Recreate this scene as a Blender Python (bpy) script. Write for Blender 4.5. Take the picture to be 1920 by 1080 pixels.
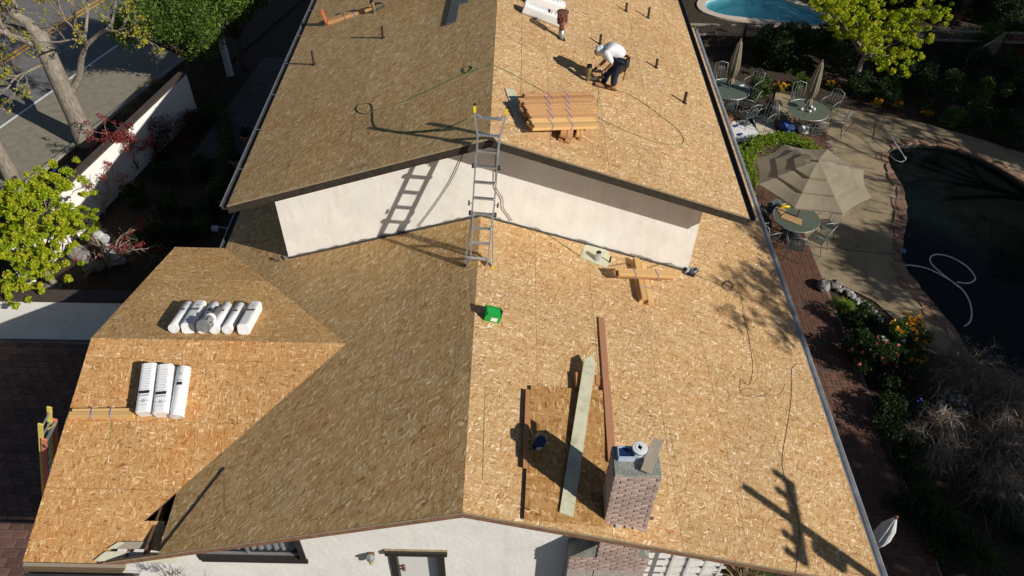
import bpy, bmesh, math, random
import numpy as np
from mathutils import Vector, Matrix, Quaternion
for o in list(bpy.data.objects): bpy.data.objects.remove(o)
SC = bpy.context.scene
COL = SC.collection
V = Vector
R = math.radians
random.seed(7); RNG = np.random.default_rng(7)

# ---------------------------------------------------------------- camera, light, exposure
G = 4.4                                   # height of the lower ridge above the garden (m)
FPX, PITCH, YAW, ROLL = 1430.32, 0.7830, -0.0123, 0.0321
CP = V((0.5578, -5.6684, 10.35 + G))
fw = V((0, math.cos(PITCH), -math.sin(PITCH))); rt = V((1, 0, 0)); up = rt.cross(fw)
_Z = Matrix.Rotation(YAW, 3, 'Z'); fw, rt, up = _Z @ fw, _Z @ rt, _Z @ up
rt, up = math.cos(ROLL) * rt + math.sin(ROLL) * up, -math.sin(ROLL) * rt + math.cos(ROLL) * up
cam = bpy.data.cameras.new('camera'); camo = bpy.data.objects.new('camera', cam); COL.objects.link(camo)
M4 = Matrix((rt, up, -fw)).transposed().to_4x4(); M4.translation = CP; camo.matrix_world = M4
cam.sensor_width = 36; cam.lens = FPX / 1920 * 36; cam.clip_end = 800; cam.clip_start = .1
SC.camera = camo

SUN_DIR = V((0.742, -0.462, 0.486)).normalized()
W = bpy.data.worlds.new('World'); SC.world = W; W.use_nodes = True
nt = W.node_tree; bg = nt.nodes['Background']
sky = nt.nodes.new('ShaderNodeTexSky'); sky.sky_type = 'NISHITA'; sky.sun_disc = False
sky.sun_elevation = math.asin(SUN_DIR.z); sky.sun_rotation = math.atan2(SUN_DIR.x, SUN_DIR.y)
sky.air_density = 1.0; sky.dust_density = .6; sky.ozone_density = 1.6
nt.links.new(sky.outputs[0], bg.inputs[0]); bg.inputs[1].default_value = 0.05
sl = bpy.data.lights.new('sun', 'SUN'); sl.energy = 5.0; sl.angle = R(.53); sl.color = (1, .93, .82)
so = bpy.data.objects.new('sun', sl); COL.objects.link(so); so.location = (30, -20, 30)
so.rotation_euler = SUN_DIR.to_track_quat('Z', 'Y').to_euler()
SC.view_settings.view_transform = 'Standard'; SC.view_settings.look = 'None'
SC.view_settings.exposure = 0.0; SC.view_settings.gamma = 1.0
try: SC.view_settings.use_curve_mapping = False
except Exception: pass

# ---------------------------------------------------------------- planes and pixel rays
S1, SU, XU, DZ = .3173, .3321, .2048, 2.3425      # pitches, upper ridge offset and rise
WL, WR, Y1, AL, AR, Y2, UL_, UR_ = 6.1233, 7.1052, 6.9326, 4.3318, 4.6877, 6.3126, 5.265, 5.239
YB = 22.5                                           # back end of the house
WYR, WZR, WX0, WX1 = 3.90, G - .78, -7.32, -2.45    # wing ridge
WEZ = G - WL * S1
SWF = (WZR - WEZ) / WYR; SWB = SWF; WYB = WYR * 2
def plane(n, p):
    n = V(n).normalized(); return (n, n.dot(V(p)))
LR = plane((S1, 0, 1), (0, 0, G)); LL = plane((-S1, 0, 1), (0, 0, G))
UR = plane((SU, 0, 1), (XU, 0, G + DZ)); UL = plane((-SU, 0, 1), (XU, 0, G + DZ))
WF = plane((0, -SWF, 1), (0, WYR, WZR)); WB = plane((0, SWB, 1), (0, WYR, WZR))
FWALL = plane((0, -1, 0), (0, .6, 0)); UWALL = plane((0, -1, 0), (0, Y1, 0))
def zpl(h): return plane((0, 0, 1), (0, 0, h))
def P(x, y, pl=0.0, h=0.0):
    """photo pixel -> point on a plane (or on the level z = pl), lifted h along its normal"""
    if not isinstance(pl, tuple): pl = zpl(pl)
    d = fw + rt * ((x - 960) / FPX) - up * ((y - 540) / FPX)
    t = (pl[1] + h - pl[0].dot(CP)) / pl[0].dot(d)
    return CP + d * t

# ---------------------------------------------------------------- materials
MATS = {}
def newmat(name):
    m = bpy.data.materials.new(name); m.use_nodes = True
    n = m.node_tree; b = n.nodes['Principled BSDF']; MATS[name] = m
    return m, n, b
def N(n, t, **kw):
    x = n.nodes.new(t)
    for k, v in kw.items():
        if k.startswith('i_'):
            k2 = k[2:]; x.inputs[int(k2) if k2.isdigit() else k2].default_value = v
        else: setattr(x, k, v)
    return x
def ramp(n, fac, stops, interp='LINEAR'):
    r = n.nodes.new('ShaderNodeValToRGB'); r.color_ramp.interpolation = interp
    e = r.color_ramp.elements
    while len(e) < len(stops): e.new(.5)
    for k, (p, c) in enumerate(stops): e[k].position = p; e[k].color = (*c, 1) if len(c) == 3 else c
    n.links.new(fac, r.inputs[0]); return r
def simple(name, col, rough=.7, metal=0, var=.12, scale=6., bump=0., bscale=40., objvar=0., spec=.4, col2=None, detail=5, trans=0, translucent=0):
    """base colour with noise variation, optional fine relief and per-object variation"""
    m, n, b = newmat(name)
    tc = N(n, 'ShaderNodeTexCoord'); no = N(n, 'ShaderNodeTexNoise', i_Scale=scale, i_Detail=detail, i_Roughness=.6)
    n.links.new(tc.outputs['Object'], no.inputs['Vector'])
    c2 = col2 or tuple(min(1, c * (1 + var)) for c in col); c1 = tuple(c * (1 - var) for c in col)
    r = ramp(n, no.outputs['Fac'], [(.3, c1), (.7, c2)])
    out = r.outputs[0]
    if objvar:
        oi = N(n, 'ShaderNodeObjectInfo'); hs = N(n, 'ShaderNodeHueSaturation')
        mr = N(n, 'ShaderNodeMapRange'); mr.inputs['To Min'].default_value = 1 - objvar; mr.inputs['To Max'].default_value = 1 + objvar
        n.links.new(oi.outputs['Random'], mr.inputs['Value']); n.links.new(mr.outputs[0], hs.inputs['Value'])
        n.links.new(out, hs.inputs['Color']); out = hs.outputs[0]
    n.links.new(out, b.inputs['Base Color'])
    b.inputs['Roughness'].default_value = rough; b.inputs['Metallic'].default_value = metal
    b.inputs['Specular IOR Level'].default_value = spec
    if bump:
        nb = N(n, 'ShaderNodeTexNoise', i_Scale=bscale, i_Detail=4); n.links.new(tc.outputs['Object'], nb.inputs['Vector'])
        bu = N(n, 'ShaderNodeBump', i_Strength=bump, i_Distance=.02); n.links.new(nb.outputs['Fac'], bu.inputs['Height']); n.links.new(bu.outputs[0], b.inputs['Normal'])
    if translucent:
        tr = N(n, 'ShaderNodeBsdfTranslucent'); mx = N(n, 'ShaderNodeMixShader', i_0=translucent)
        n.links.new(out, tr.inputs[0]); n.links.new(b.outputs[0], mx.inputs[1]); n.links.new(tr.outputs[0], mx.inputs[2])
        n.links.new(mx.outputs[0], n.nodes['Material Output'].inputs[0])
    return m

def osb(name, bias, tint=(1, 1, 1), val=1.0, length=.10, width=.0215, rose=0, fan=1.0, relief=.35):
    """strand board: five layers of long flakes at different angles, panels differ a little"""
    m, n, b = newmat(name)
    tc = N(n, 'ShaderNodeTexCoord'); oi = N(n, 'ShaderNodeObjectInfo')
    off = N(n, 'ShaderNodeVectorMath', operation='SCALE'); off.inputs[0].default_value = (37.1, 23.7, 0)
    n.links.new(oi.outputs['Random'], off.inputs['Scale'])
    add = N(n, 'ShaderNodeVectorMath', operation='ADD'); n.links.new(tc.outputs['Object'], add.inputs[0]); n.links.new(off.outputs[0], add.inputs[1])
    # slight wander so that flakes do not lie on a grid
    wn = N(n, 'ShaderNodeTexNoise', i_Scale=9., i_Detail=1.); n.links.new(add.outputs[0], wn.inputs['Vector'])
    ws = N(n, 'ShaderNodeVectorMath', operation='MULTIPLY_ADD'); ws.inputs[1].default_value = (.07, .07, 0)
    n.links.new(wn.outputs['Color'], ws.inputs[0]); n.links.new(add.outputs[0], ws.inputs[2])
    prev = None; edge = None
    for k, (ang, L, Wd, th) in enumerate([(0, 1.3, 1.5, 0), (58, .9, .9, .42), (-44, 1.05, 1.0, .45), (22, 1.0, .9, .5), (-16, 1.25, 1.1, .56), (80, .7, .8, .62)]):
        mp = N(n, 'ShaderNodeMapping'); mp.vector_type = 'TEXTURE'
        mp.inputs['Rotation'].default_value = (0, 0, R(bias + ang * fan)); mp.inputs['Scale'].default_value = (length * L, width * Wd, 1)
        mp.inputs['Location'].default_value = (k * .37, k * .53, 0)
        n.links.new(ws.outputs[0], mp.inputs['Vector'])
        vo = N(n, 'ShaderNodeTexVoronoi', voronoi_dimensions='2D', i_Scale=1., i_Randomness=1.)
        n.links.new(mp.outputs[0], vo.inputs['Vector'])
        sp = N(n, 'ShaderNodeSeparateColor'); n.links.new(vo.outputs['Color'], sp.inputs[0])
        if prev is None: prev = sp.outputs[0]
        else:
            st = N(n, 'ShaderNodeMath', operation='GREATER_THAN'); st.inputs[1].default_value = th; n.links.new(sp.outputs[1], st.inputs[0])
            mx = N(n, 'ShaderNodeMix'); n.links.new(st.outputs[0], mx.inputs[0]); n.links.new(prev, mx.inputs[2]); n.links.new(sp.outputs[0], mx.inputs[3]); prev = mx.outputs[0]
    t = lambda c: tuple(min(1, a * s * val) for a, s in zip(c, tint))
    cr = ramp(n, prev, [(0, t((.25, .12, .042))), (.08, t((.39, .212, .076))), (.28, t((.465, .282, .118))), (.60, t((.525, .338, .152))), (.84, t((.58, .395, .195))), (.94, t((.66, .485, .27))), (1, t((.85, .71, .49)))])
    # broad weather and rose / green tints
    bn = N(n, 'ShaderNodeTexNoise', i_Scale=.8, i_Detail=4., i_Roughness=.65); n.links.new(tc.outputs['Object'], bn.inputs['Vector'])
    br = ramp(n, bn.outputs['Fac'], [(.25, (.90, .90, .96)), (.45, (1, 1, 1)), (.58, (1.0, .97, .93)), (.70, (1.0, .92 - rose, .84 - rose * 1.6))])
    mu = N(n, 'ShaderNodeMix', data_type='RGBA', blend_type='MULTIPLY', i_0=1.); n.links.new(cr.outputs[0], mu.inputs[6]); n.links.new(br.outputs[0], mu.inputs[7])
    hs = N(n, 'ShaderNodeHueSaturation'); mr = N(n, 'ShaderNodeMapRange'); mr.inputs['To Min'].default_value = .93; mr.inputs['To Max'].default_value = 1.06
    n.links.new(oi.outputs['Random'], mr.inputs['Value']); n.links.new(mr.outputs[0], hs.inputs['Value']); n.links.new(mu.outputs[2], hs.inputs['Color'])
    n.links.new(hs.outputs[0], b.inputs['Base Color']); b.inputs['Roughness'].default_value = .78; b.inputs['Specular IOR Level'].default_value = .25
    bu = N(n, 'ShaderNodeBump', i_Strength=relief, i_Distance=.006); n.links.new(prev, bu.inputs['Height']); n.links.new(bu.outputs[0], b.inputs['Normal'])
    return m

def wood(name, c1, c2, rough=.7, scale=3., stretch=(1, 14, 14), objvar=.12):
    m, n, b = newmat(name)
    tc = N(n, 'ShaderNodeTexCoord'); mp = N(n, 'ShaderNodeMapping'); mp.inputs['Scale'].default_value = stretch
    n.links.new(tc.outputs['Generated'], mp.inputs[0])
    no = N(n, 'ShaderNodeTexNoise', i_Scale=scale, i_Detail=6, i_Roughness=.65, i_Distortion=.4); n.links.new(mp.outputs[0], no.inputs['Vector'])
    r = ramp(n, no.outputs['Fac'], [(.3, c1), (.7, c2)])
    oi = N(n, 'ShaderNodeObjectInfo'); hs = N(n, 'ShaderNodeHueSaturation'); mr = N(n, 'ShaderNodeMapRange')
    mr.inputs['To Min'].default_value = 1 - objvar; mr.inputs['To Max'].default_value = 1 + objvar
    n.links.new(oi.outputs['Random'], mr.inputs['Value']); n.links.new(mr.outputs[0], hs.inputs['Value']); n.links.new(r.outputs[0], hs.inputs['Color'])
    n.links.new(hs.outputs[0], b.inputs['Base Color']); b.inputs['Roughness'].default_value = rough; b.inputs['Specular IOR Level'].default_value = .25
    return m

def leafmat(name, c1, c2, c3=None, rough=.55, tl=.3):
    m, n, b = newmat(name)
    g = N(n, 'ShaderNodeNewGeometry')
    st = [(0, c1), (.6, c2), (1, c3 or c2)]
    r = ramp(n, g.outputs['Random Per Island'], st)
    n.links.new(r.outputs[0], b.inputs['Base Color']); b.inputs['Roughness'].default_value = rough; b.inputs['Specular IOR Level'].default_value = .25
    tr = N(n, 'ShaderNodeBsdfTranslucent'); mx = N(n, 'ShaderNodeMixShader', i_0=tl)
    n.links.new(r.outputs[0], tr.inputs[0]); n.links.new(b.outputs[0], mx.inputs[1]); n.links.new(tr.outputs[0], mx.inputs[2])
    n.links.new(mx.outputs[0], n.nodes['Material Output'].inputs[0])
    return m

def bark(name, c1, c2, sc=6.):
    m, n, b = newmat(name)
    tc = N(n, 'ShaderNodeTexCoord'); mp = N(n, 'ShaderNodeMapping'); mp.inputs['Scale'].default_value = (sc, sc, sc * .22)
    n.links.new(tc.outputs['Object'], mp.inputs[0])
    no = N(n, 'ShaderNodeTexNoise', i_Scale=2.2, i_Detail=7, i_Roughness=.7); n.links.new(mp.outputs[0], no.inputs['Vector'])
    r = ramp(n, no.outputs['Fac'], [(.3, c1), (.7, c2)]); n.links.new(r.outputs[0], b.inputs['Base Color'])
    b.inputs['Roughness'].default_value = .9; b.inputs['Specular IOR Level'].default_value = .1
    bu = N(n, 'ShaderNodeBump', i_Strength=.8, i_Distance=.04); n.links.new(no.outputs['Fac'], bu.inputs['Height']); n.links.new(bu.outputs[0], b.inputs['Normal'])
    return m

osb('osb_sun', 4, fan=.8, val=1.04, tint=(.975, 1.0, 1.10)); osb('osb_left', 42, tint=(.95, .985, 1.0), val=1.0, fan=.42, relief=.5, length=.115); osb('osb_wing', 12, tint=(1.05, .93, .84), rose=.13); osb('osb_wing_back', 20, tint=(1, .97, .9))
osb('osb_old', 10, tint=(.80, .70, .56), val=.88, length=.16, width=.036)
simple('dark_backing', (.05, .035, .022), .9)
simple('rafter', (.16, .09, .05), .85, var=.3, scale=20)
simple('fascia', (.036, .029, .021), .75, var=.35, scale=9, bump=.2)
simple('fascia_edge', (.30, .24, .155), .8, var=.25, scale=14)
simple('trim_brown', (.22, .12, .07), .8, var=.35, scale=8)
simple('stucco', (.86, .84, .80), .9, var=.07, scale=2.2, bump=.3, bscale=9, spec=.15)
simple('stucco_front', (.80, .79, .77), .9, var=.06, scale=2.2, bump=.35, bscale=10, spec=.15)
simple('stucco_base', (.36, .33, .28), .95, var=.5, scale=7, bump=.6, bscale=25, spec=.1)
simple('gutter', (.50, .51, .53), .42, .35, var=.22, scale=5)
simple('gutter_dark', (.05, .05, .055), .5, .2, var=.3)
simple('black_plastic', (.012, .012, .013), .5)
simple('dark_metal', (.028, .026, .026), .5, .4)
simple('brown_metal', (.20, .085, .06), .55, .2, var=.3, scale=10)
simple('galv', (.42, .44, .46), .42, .7, var=.2, scale=12)
simple('shiny', (.72, .76, .82), .3, .6, var=.05)
simple('alum', (.66, .68, .71), .33, .85, var=.08, scale=20)
simple('yellow_plastic', (.75, .52, .01), .45)
simple('pipe_brown', (.055, .036, .026), .7, var=.3)
simple('red_plastic', (.55, .12, .05), .5)
simple('pale_board', (.52, .515, .38), .7, var=.08, scale=5)
simple('pale_board_edge', (.62, .60, .47), .8, var=.1)
simple('slate_board', (.10, .105, .11), .8, var=.2)
wood('cedar', (.42, .215, .09), (.58, .355, .165)); wood('cedar_light', (.50, .29, .115), (.66, .44, .20))
wood('cedar_red', (.34, .155, .068), (.49, .26, .115)); wood('pine', (.60, .36, .14), (.74, .49, .22))
wood('board_brown', (.30, .14, .075), (.40, .21, .12)); wood('weathered', (.33, .28, .21), (.48, .41, .32))
wood('beam_old', (.10, .07, .045), (.19, .14, .09))
simple('end_grain', (.26, .11, .05), .9, var=.35, scale=30)
simple('strap', (.30, .25, .62), .6)
simple('bucket_white', (.78, .80, .83), .4, var=.04); simple('bucket_blue', (.012, .03, .12), .4)
simple('green_plastic', (.012, .34, .06), .45, var=.08); simple('mortar', (.42, .36, .33), .95, var=.25, scale=12, bump=.4)
simple('mortar_cap', (.24, .25, .22), .95, var=.35, scale=5, bump=.6, bscale=30)
simple('brick', (.38, .235, .195), .9, var=.3, scale=18, bump=.35, bscale=50, objvar=.2, col2=(.52, .42, .375))
simple('hose', (.035, .075, .035), .5, var=.2); simple('cord', (.07, .055, .04), .6)
simple('white_hose', (.70, .72, .75), .4); simple('blue_plastic', (.03, .10, .45), .4)
simple('clay', (.34, .15, .09), .85, var=.25)
simple('bark_mulch', (.045, .03, .02), .95, var=.45, scale=9, bump=.8, bscale=30)
simple('asphalt', (.165, .163, .165), .9, var=.16, scale=2.5, bump=.3, bscale=120, detail=9)
simple('kerb_concrete', (.30, .28, .25), .9, var=.2, scale=6, bump=.3)
simple('paint_white', (.70, .70, .70), .8, var=.12, scale=10); simple('paint_yellow', (.60, .30, .03), .8, var=.2, scale=10)
simple('patio_concrete', (.31, .245, .155), .92, var=.22, scale=1.3, bump=.45, bscale=60, detail=10)
simple('paver', (.13, .072, .058), .9, var=.25, scale=10, bump=.3, bscale=40, objvar=.25)
simple('paver_red', (.145, .072, .05), .9, var=.25, scale=10, bump=.3, bscale=40, objvar=.2)
simple('joint', (.30, .24, .19), .95, var=.2, scale=10); simple('joint_dark', (.10, .075, .06), .95, var=.2)
simple('coping', (.25, .155, .105), .85, var=.4, scale=4, bump=.5, bscale=16, objvar=.25)
simple('pool_wall', (.04, .05, .05), .7, var=.4, scale=1.2)
simple('pool_wall_blue', (.25, .58, .68), .6, var=.1, scale=2)
simple('coping_pale', (.58, .50, .40), .85, var=.12)
simple('stone', (.21, .20, .19), .9, var=.35, scale=5, bump=.7, bscale=14, objvar=.2)
simple('stone_pale', (.42, .43, .44), .9, var=.3, scale=6, bump=.7, bscale=12)
simple('wall_white', (.80, .80, .78), .9, var=.06, scale=2, bump=.35, bscale=25, spec=.15)
simple('wall_cap', (.065, .05, .045), .85, var=.25, scale=8)
simple('fence_wood', (.055, .042, .032), .9, var=.35, scale=10); simple('fence_rail', (.33, .28, .22), .85, var=.2, scale=8)
simple('wall_cap2', (.10, .075, .06), .85, var=.25, scale=8)
simple('shoulder', (.235, .215, .17), .95, var=.2, scale=4, bump=.4, bscale=70, detail=9); simple('yard_stone', (.09, .085, .08), .9, var=.3, scale=3)
simple('iron', (.06, .075, .07), .5, .3, var=.2); simple('iron_pale', (.32, .36, .37), .45, .35, var=.2)
simple('canvas', (.315, .272, .20), .95, var=.06, scale=4, spec=.1, translucent=.12); simple('canvas_olive', (.20, .18, .13), .95, var=.2, scale=6, spec=.1)
simple('canvas_white', (.62, .62, .64), .9, var=.1); simple('blue_cloth', (.03, .07, .25), .8, var=.3, scale=12); simple('white_cloth', (.75, .75, .76), .85)
simple('cushion', (.10, .14, .15), .9, var=.3, scale=9); simple('cardboard', (.46, .30, .15), .85, var=.1)
simple('orange_plastic', (.75, .14, .02), .5)
simple('shirt', (.66, .68, .73), .92, var=.05, scale=9, bump=.5, bscale=18, spec=.1); simple('denim', (.014, .022, .055), .9, var=.3, scale=10)
simple('skin', (.36, .19, .125), .6); simple('boot', (.30, .16, .07), .8, var=.2); simple('leather', (.055, .035, .022), .7, var=.4, scale=14); simple('glove', (.02, .02, .022), .8)
simple('tool_olive', (.20, .165, .06), .5); simple('tool_grey', (.10, .10, .10), .45, .4)
simple('curtain', (.62, .64, .66), .9, var=.08); simple('door_white', (.70, .70, .69), .6, var=.03); simple('frame_dark', (.03, .026, .023), .6)
simple('frame_alum', (.40, .42, .44), .4, .6); simple('lamp_glass', (.55, .45, .10), .2)
simple('print_grey', (.42, .43, .45), .7); simple('print_black', (.02, .02, .022), .7)
simple('wrap', (.80, .81, .83), .45, var=.03, scale=14); simple('felt', (.04, .04, .045), .9)
bark('bark_grey', (.12, .10, .08), (.36, .32, .27), 9.); bark('bark_dark', (.05, .035, .025), (.15, .11, .08)); bark('twig_pale', (.24, .19, .15), (.42, .35, .29), 12); bark('twig_dry', (.16, .12, .09), (.36, .29, .22), 14)
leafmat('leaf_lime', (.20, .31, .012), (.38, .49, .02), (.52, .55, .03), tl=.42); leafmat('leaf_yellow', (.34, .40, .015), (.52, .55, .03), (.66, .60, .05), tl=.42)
leafmat('leaf_bud', (.28, .28, .02), (.42, .38, .03), (.50, .42, .05)); leafmat('leaf_ever', (.03, .07, .012), (.09, .17, .025), (.20, .28, .04))
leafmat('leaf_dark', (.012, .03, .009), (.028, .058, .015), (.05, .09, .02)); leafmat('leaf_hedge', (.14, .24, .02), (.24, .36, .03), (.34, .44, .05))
leafmat('leaf_mid', (.03, .07, .012), (.065, .13, .02), (.12, .19, .03)); leafmat('leaf_red_shaded', (.035, .008, .01), (.07, .014, .016), (.10, .02, .022)); leafmat('leaf_red', (.16, .018, .022), (.28, .035, .04), (.36, .07, .06))  # the darker red is the maple leaf with shade put into its colour
leafmat('flower_orange', (.60, .22, .01), (.75, .34, .015), (.80, .45, .03)); leafmat('flower_pink', (.42, .06, .09), (.58, .14, .16), (.70, .32, .30)); leafmat('flower_white', (.55, .58, .66), (.70, .72, .78), (.78, .78, .8))
leafmat('flower_blue', (.06, .05, .38), (.12, .10, .55), (.22, .2, .65)); leafmat('dry_grass', (.16, .11, .06), (.28, .2, .11), (.40, .31, .19)); leafmat('dry_blade', (.09, .068, .047), (.19, .15, .11), (.46, .40, .34), tl=.1)

def stain(name, lo=.80):
    m = MATS[name]; n = m.node_tree; b = n.nodes['Principled BSDF']; src = b.inputs['Base Color'].links[0].from_socket
    tc = N(n, 'ShaderNodeTexCoord'); mp = N(n, 'ShaderNodeMapping'); mp.inputs['Scale'].default_value = (2.6, 2.6, .5); n.links.new(tc.outputs['Object'], mp.inputs[0])
    no = N(n, 'ShaderNodeTexNoise', i_Scale=1.6, i_Detail=9., i_Roughness=.7); n.links.new(mp.outputs[0], no.inputs['Vector'])
    r = ramp(n, no.outputs['Fac'], [(.32, (lo, lo * .97, lo * .92)), (.5, (1, 1, 1)), (1, (1, 1, 1))]); mu = N(n, 'ShaderNodeMix', data_type='RGBA', blend_type='MULTIPLY', i_0=1.)
    n.links.new(src, mu.inputs[6]); n.links.new(r.outputs[0], mu.inputs[7]); n.links.new(mu.outputs[2], b.inputs['Base Color'])
for nm in ('stucco', 'stucco_front', 'wall_white'): stain(nm, .94)
for nm in ('patio_concrete', 'asphalt', 'pale_board'): stain(nm, .72)

def glass(name, col=(.9, .95, .95), rough=.03):
    m, n, b = newmat(name); b.inputs['Base Color'].default_value = (*col, 1); b.inputs['Roughness'].default_value = rough
    b.inputs['Transmission Weight'].default_value = .85; b.inputs['IOR'].default_value = 1.45; return m
def water(name, col, rough=.03, sc=5., tw=.9):
    m, n, b = newmat(name); b.inputs['Base Color'].default_value = (*col, 1); b.inputs['Roughness'].default_value = rough
    b.inputs['Transmission Weight'].default_value = tw; b.inputs['IOR'].default_value = 1.33 if tw < .95 else 1.22
    tc = N(n, 'ShaderNodeTexCoord'); no = N(n, 'ShaderNodeTexNoise', i_Scale=sc, i_Detail=3); n.links.new(tc.outputs['Object'], no.inputs['Vector'])
    bu = N(n, 'ShaderNodeBump', i_Strength=.12, i_Distance=.05); n.links.new(no.outputs['Fac'], bu.inputs['Height']); n.links.new(bu.outputs[0], b.inputs['Normal']); return m
def tableglass(name):
    m, n, b = newmat(name); b.inputs['Base Color'].default_value = (.13, .165, .13, 1); b.inputs['Roughness'].default_value = .2
    b.inputs['Alpha'].default_value = .78; b.inputs['Specular IOR Level'].default_value = .6; return m
glass('pane', (.8, .85, .88)); MATS['pane'].node_tree.nodes['Principled BSDF'].inputs['Transmission Weight'].default_value = 0; MATS['pane'].node_tree.nodes['Principled BSDF'].inputs['Base Color'].default_value = (.05, .06, .07, 1); MATS['pane'].node_tree.nodes['Principled BSDF'].inputs['Alpha'].default_value = .28; water('water_dark', (.09, .125, .115), sc=2.5, tw=.96); water('water_blue', (.25, .78, .90), sc=3.); tableglass('table_glass')

# ---------------------------------------------------------------- geometry helpers
class MB:
    """collects shapes; build() links them as ONE mesh object"""
    def __init__(s): s.v = []; s.f = []; s.m = []; s.k = 0
    def add(s, vs, fs):
        o = len(s.v); s.v += [tuple(p) for p in vs]; s.f += [tuple(i + o for i in f) for f in fs]; s.m += [s.k] * len(fs); return s
    def slot(s, k): s.k = k; return s
    def box(s, c, hx, hy, hz, ax=None):
        c = V(c); ax = ax or (V((1, 0, 0)), V((0, 1, 0)), V((0, 0, 1)))
        vs = [c + ax[0] * (hx * a) + ax[1] * (hy * b) + ax[2] * (hz * d) for d in (-1, 1) for b in (-1, 1) for a in (-1, 1)]
        return s.add(vs, [(0, 2, 3, 1), (4, 5, 7, 6), (0, 1, 5, 4), (2, 6, 7, 3), (0, 4, 6, 2), (1, 3, 7, 5)])
    def span(s, a, b):
        a, b = V(a), V(b); return s.box((a + b) / 2, abs(b.x - a.x) / 2, abs(b.y - a.y) / 2, abs(b.z - a.z) / 2)
    def bar(s, A, B, w, h, upv=(0, 0, 1), base=True):
        """box from A to B, w wide, h high; base: A and B lie on its under side"""
        A, B = V(A), V(B); d = (B - A); L = d.length; d.normalize(); upv = V(upv); upv = (upv - d * upv.dot(d)).normalized(); sd = d.cross(upv)
        c = (A + B) / 2 + (upv * h / 2 if base else V((0, 0, 0)))
        return s.box(c, L / 2, w / 2, h / 2, (d, sd, upv))
    def tube(s, pts, r, n=8, cap=True, taper=None):
        pts = [V(p) for p in pts]; k = len(pts); rs = taper or ([r] * k if not hasattr(r, '__len__') else r)
        t0 = (pts[1] - pts[0]).normalized(); ref = V((0, 0, 1)) if abs(t0.z) < .9 else V((1, 0, 0))
        u = t0.cross(ref).normalized(); vs = []
        for i, p in enumerate(pts):
            t = (pts[min(i + 1, k - 1)] - pts[max(i - 1, 0)])
            t = t.normalized() if t.length > 1e-9 else t0
            u = (u - t * u.dot(t)); u = u.normalized() if u.length > 1e-6 else t.orthogonal().normalized(); w = t.cross(u)
            vs += [p + (u * math.cos(a) + w * math.sin(a)) * rs[i] for a in [2 * math.pi * j / n for j in range(n)]]
        fs = [(i * n + j, i * n + (j + 1) % n, (i + 1) * n + (j + 1) % n, (i + 1) * n + j) for i in range(k - 1) for j in range(n)]
        if cap: fs += [tuple(range(n - 1, -1, -1)), tuple((k - 1) * n + j for j in range(n))]
        return s.add(vs, fs)
    def lathe(s, prof, o, ax=(0, 0, 1), n=20, cap=True):
        o = V(o); ax = V(ax).normalized(); return s.tube([o + ax * z for r, z in prof], [max(r, 1e-4) for r, z in prof], n, cap)
    def prism(s, poly, vec):
        """polygon (3D points) extruded by vec"""
        poly = [V(p) for p in poly]; vec = V(vec); k = len(poly)
        return s.add(poly + [p + vec for p in poly], [tuple(range(k - 1, -1, -1)), tuple(range(k, 2 * k))] + [(i, (i + 1) % k, k + (i + 1) % k, k + i) for i in range(k)])
    def build(s, name, mat, parent=None, smooth=False, bevel=0, sub=0):
        me = bpy.data.meshes.new(name); off = V((0, 0, 0)); p = parent
        while p is not None: off = off + p.location; p = p.parent
        me.from_pydata([(x - off.x, y - off.y, z - off.z) for x, y, z in s.v], [], s.f)
        for mm in (mat if isinstance(mat, (list, tuple)) else [mat]): me.materials.append(MATS[mm])
        if any(s.m): me.polygons.foreach_set('material_index', s.m)
        bm = bmesh.new(); bm.from_mesh(me); bmesh.ops.recalc_face_normals(bm, faces=bm.faces); bm.to_mesh(me); bm.free()
        if smooth: me.polygons.foreach_set('use_smooth', [True] * len(me.polygons))
        me.update(); o = bpy.data.objects.new(name, me); COL.objects.link(o)
        if parent is not None: o.parent = parent
        if bevel:
            b = o.modifiers.new('bevel', 'BEVEL'); b.width = bevel; b.segments = 1; b.limit_method = 'ANGLE'; b.angle_limit = R(40)
        if sub:
            b = o.modifiers.new('sub', 'SUBSURF'); b.levels = sub; b.render_levels = sub
        return o
def tag(o, label=None, cat=None, group=None, kind=None):
    if label: o['label'] = label
    if cat: o['category'] = cat
    if group: o['group'] = group
    if kind: o['kind'] = kind
    return o
def thing(name, loc, label, cat, group=None, kind=None):
    o = bpy.data.objects.new(name, None); COL.objects.link(o); o.location = V(loc); o.empty_display_size = .2
    return tag(o, label, cat, group, kind)
def linkcopy(o, parent=None):
    c = o.copy(); COL.objects.link(c); c.parent = parent
    for ch in list(o.children): linkcopy(ch, c)
    return c
def npmesh(name, verts, quads, mat, parent=None, smooth=False):
    me = bpy.data.meshes.new(name); verts = np.asarray(verts, np.float32); quads = np.asarray(quads, np.int32)
    off = V((0, 0, 0)); p = parent
    while p is not None: off = off + p.location; p = p.parent
    verts = verts - np.array(off, np.float32); k = quads.shape[1]
    me.vertices.add(len(verts)); me.vertices.foreach_set('co', verts.ravel())
    me.loops.add(quads.size); me.loops.foreach_set('vertex_index', quads.ravel())
    me.polygons.add(len(quads)); me.polygons.foreach_set('loop_start', np.arange(len(quads), dtype=np.int32) * k)
    me.update(calc_edges=True); me.validate(); me.materials.append(MATS[mat])
    if smooth: me.polygons.foreach_set('use_smooth', [True] * len(me.polygons))
    o = bpy.data.objects.new(name, me); COL.objects.link(o)
    if parent is not None: o.parent = parent
    return o
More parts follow.
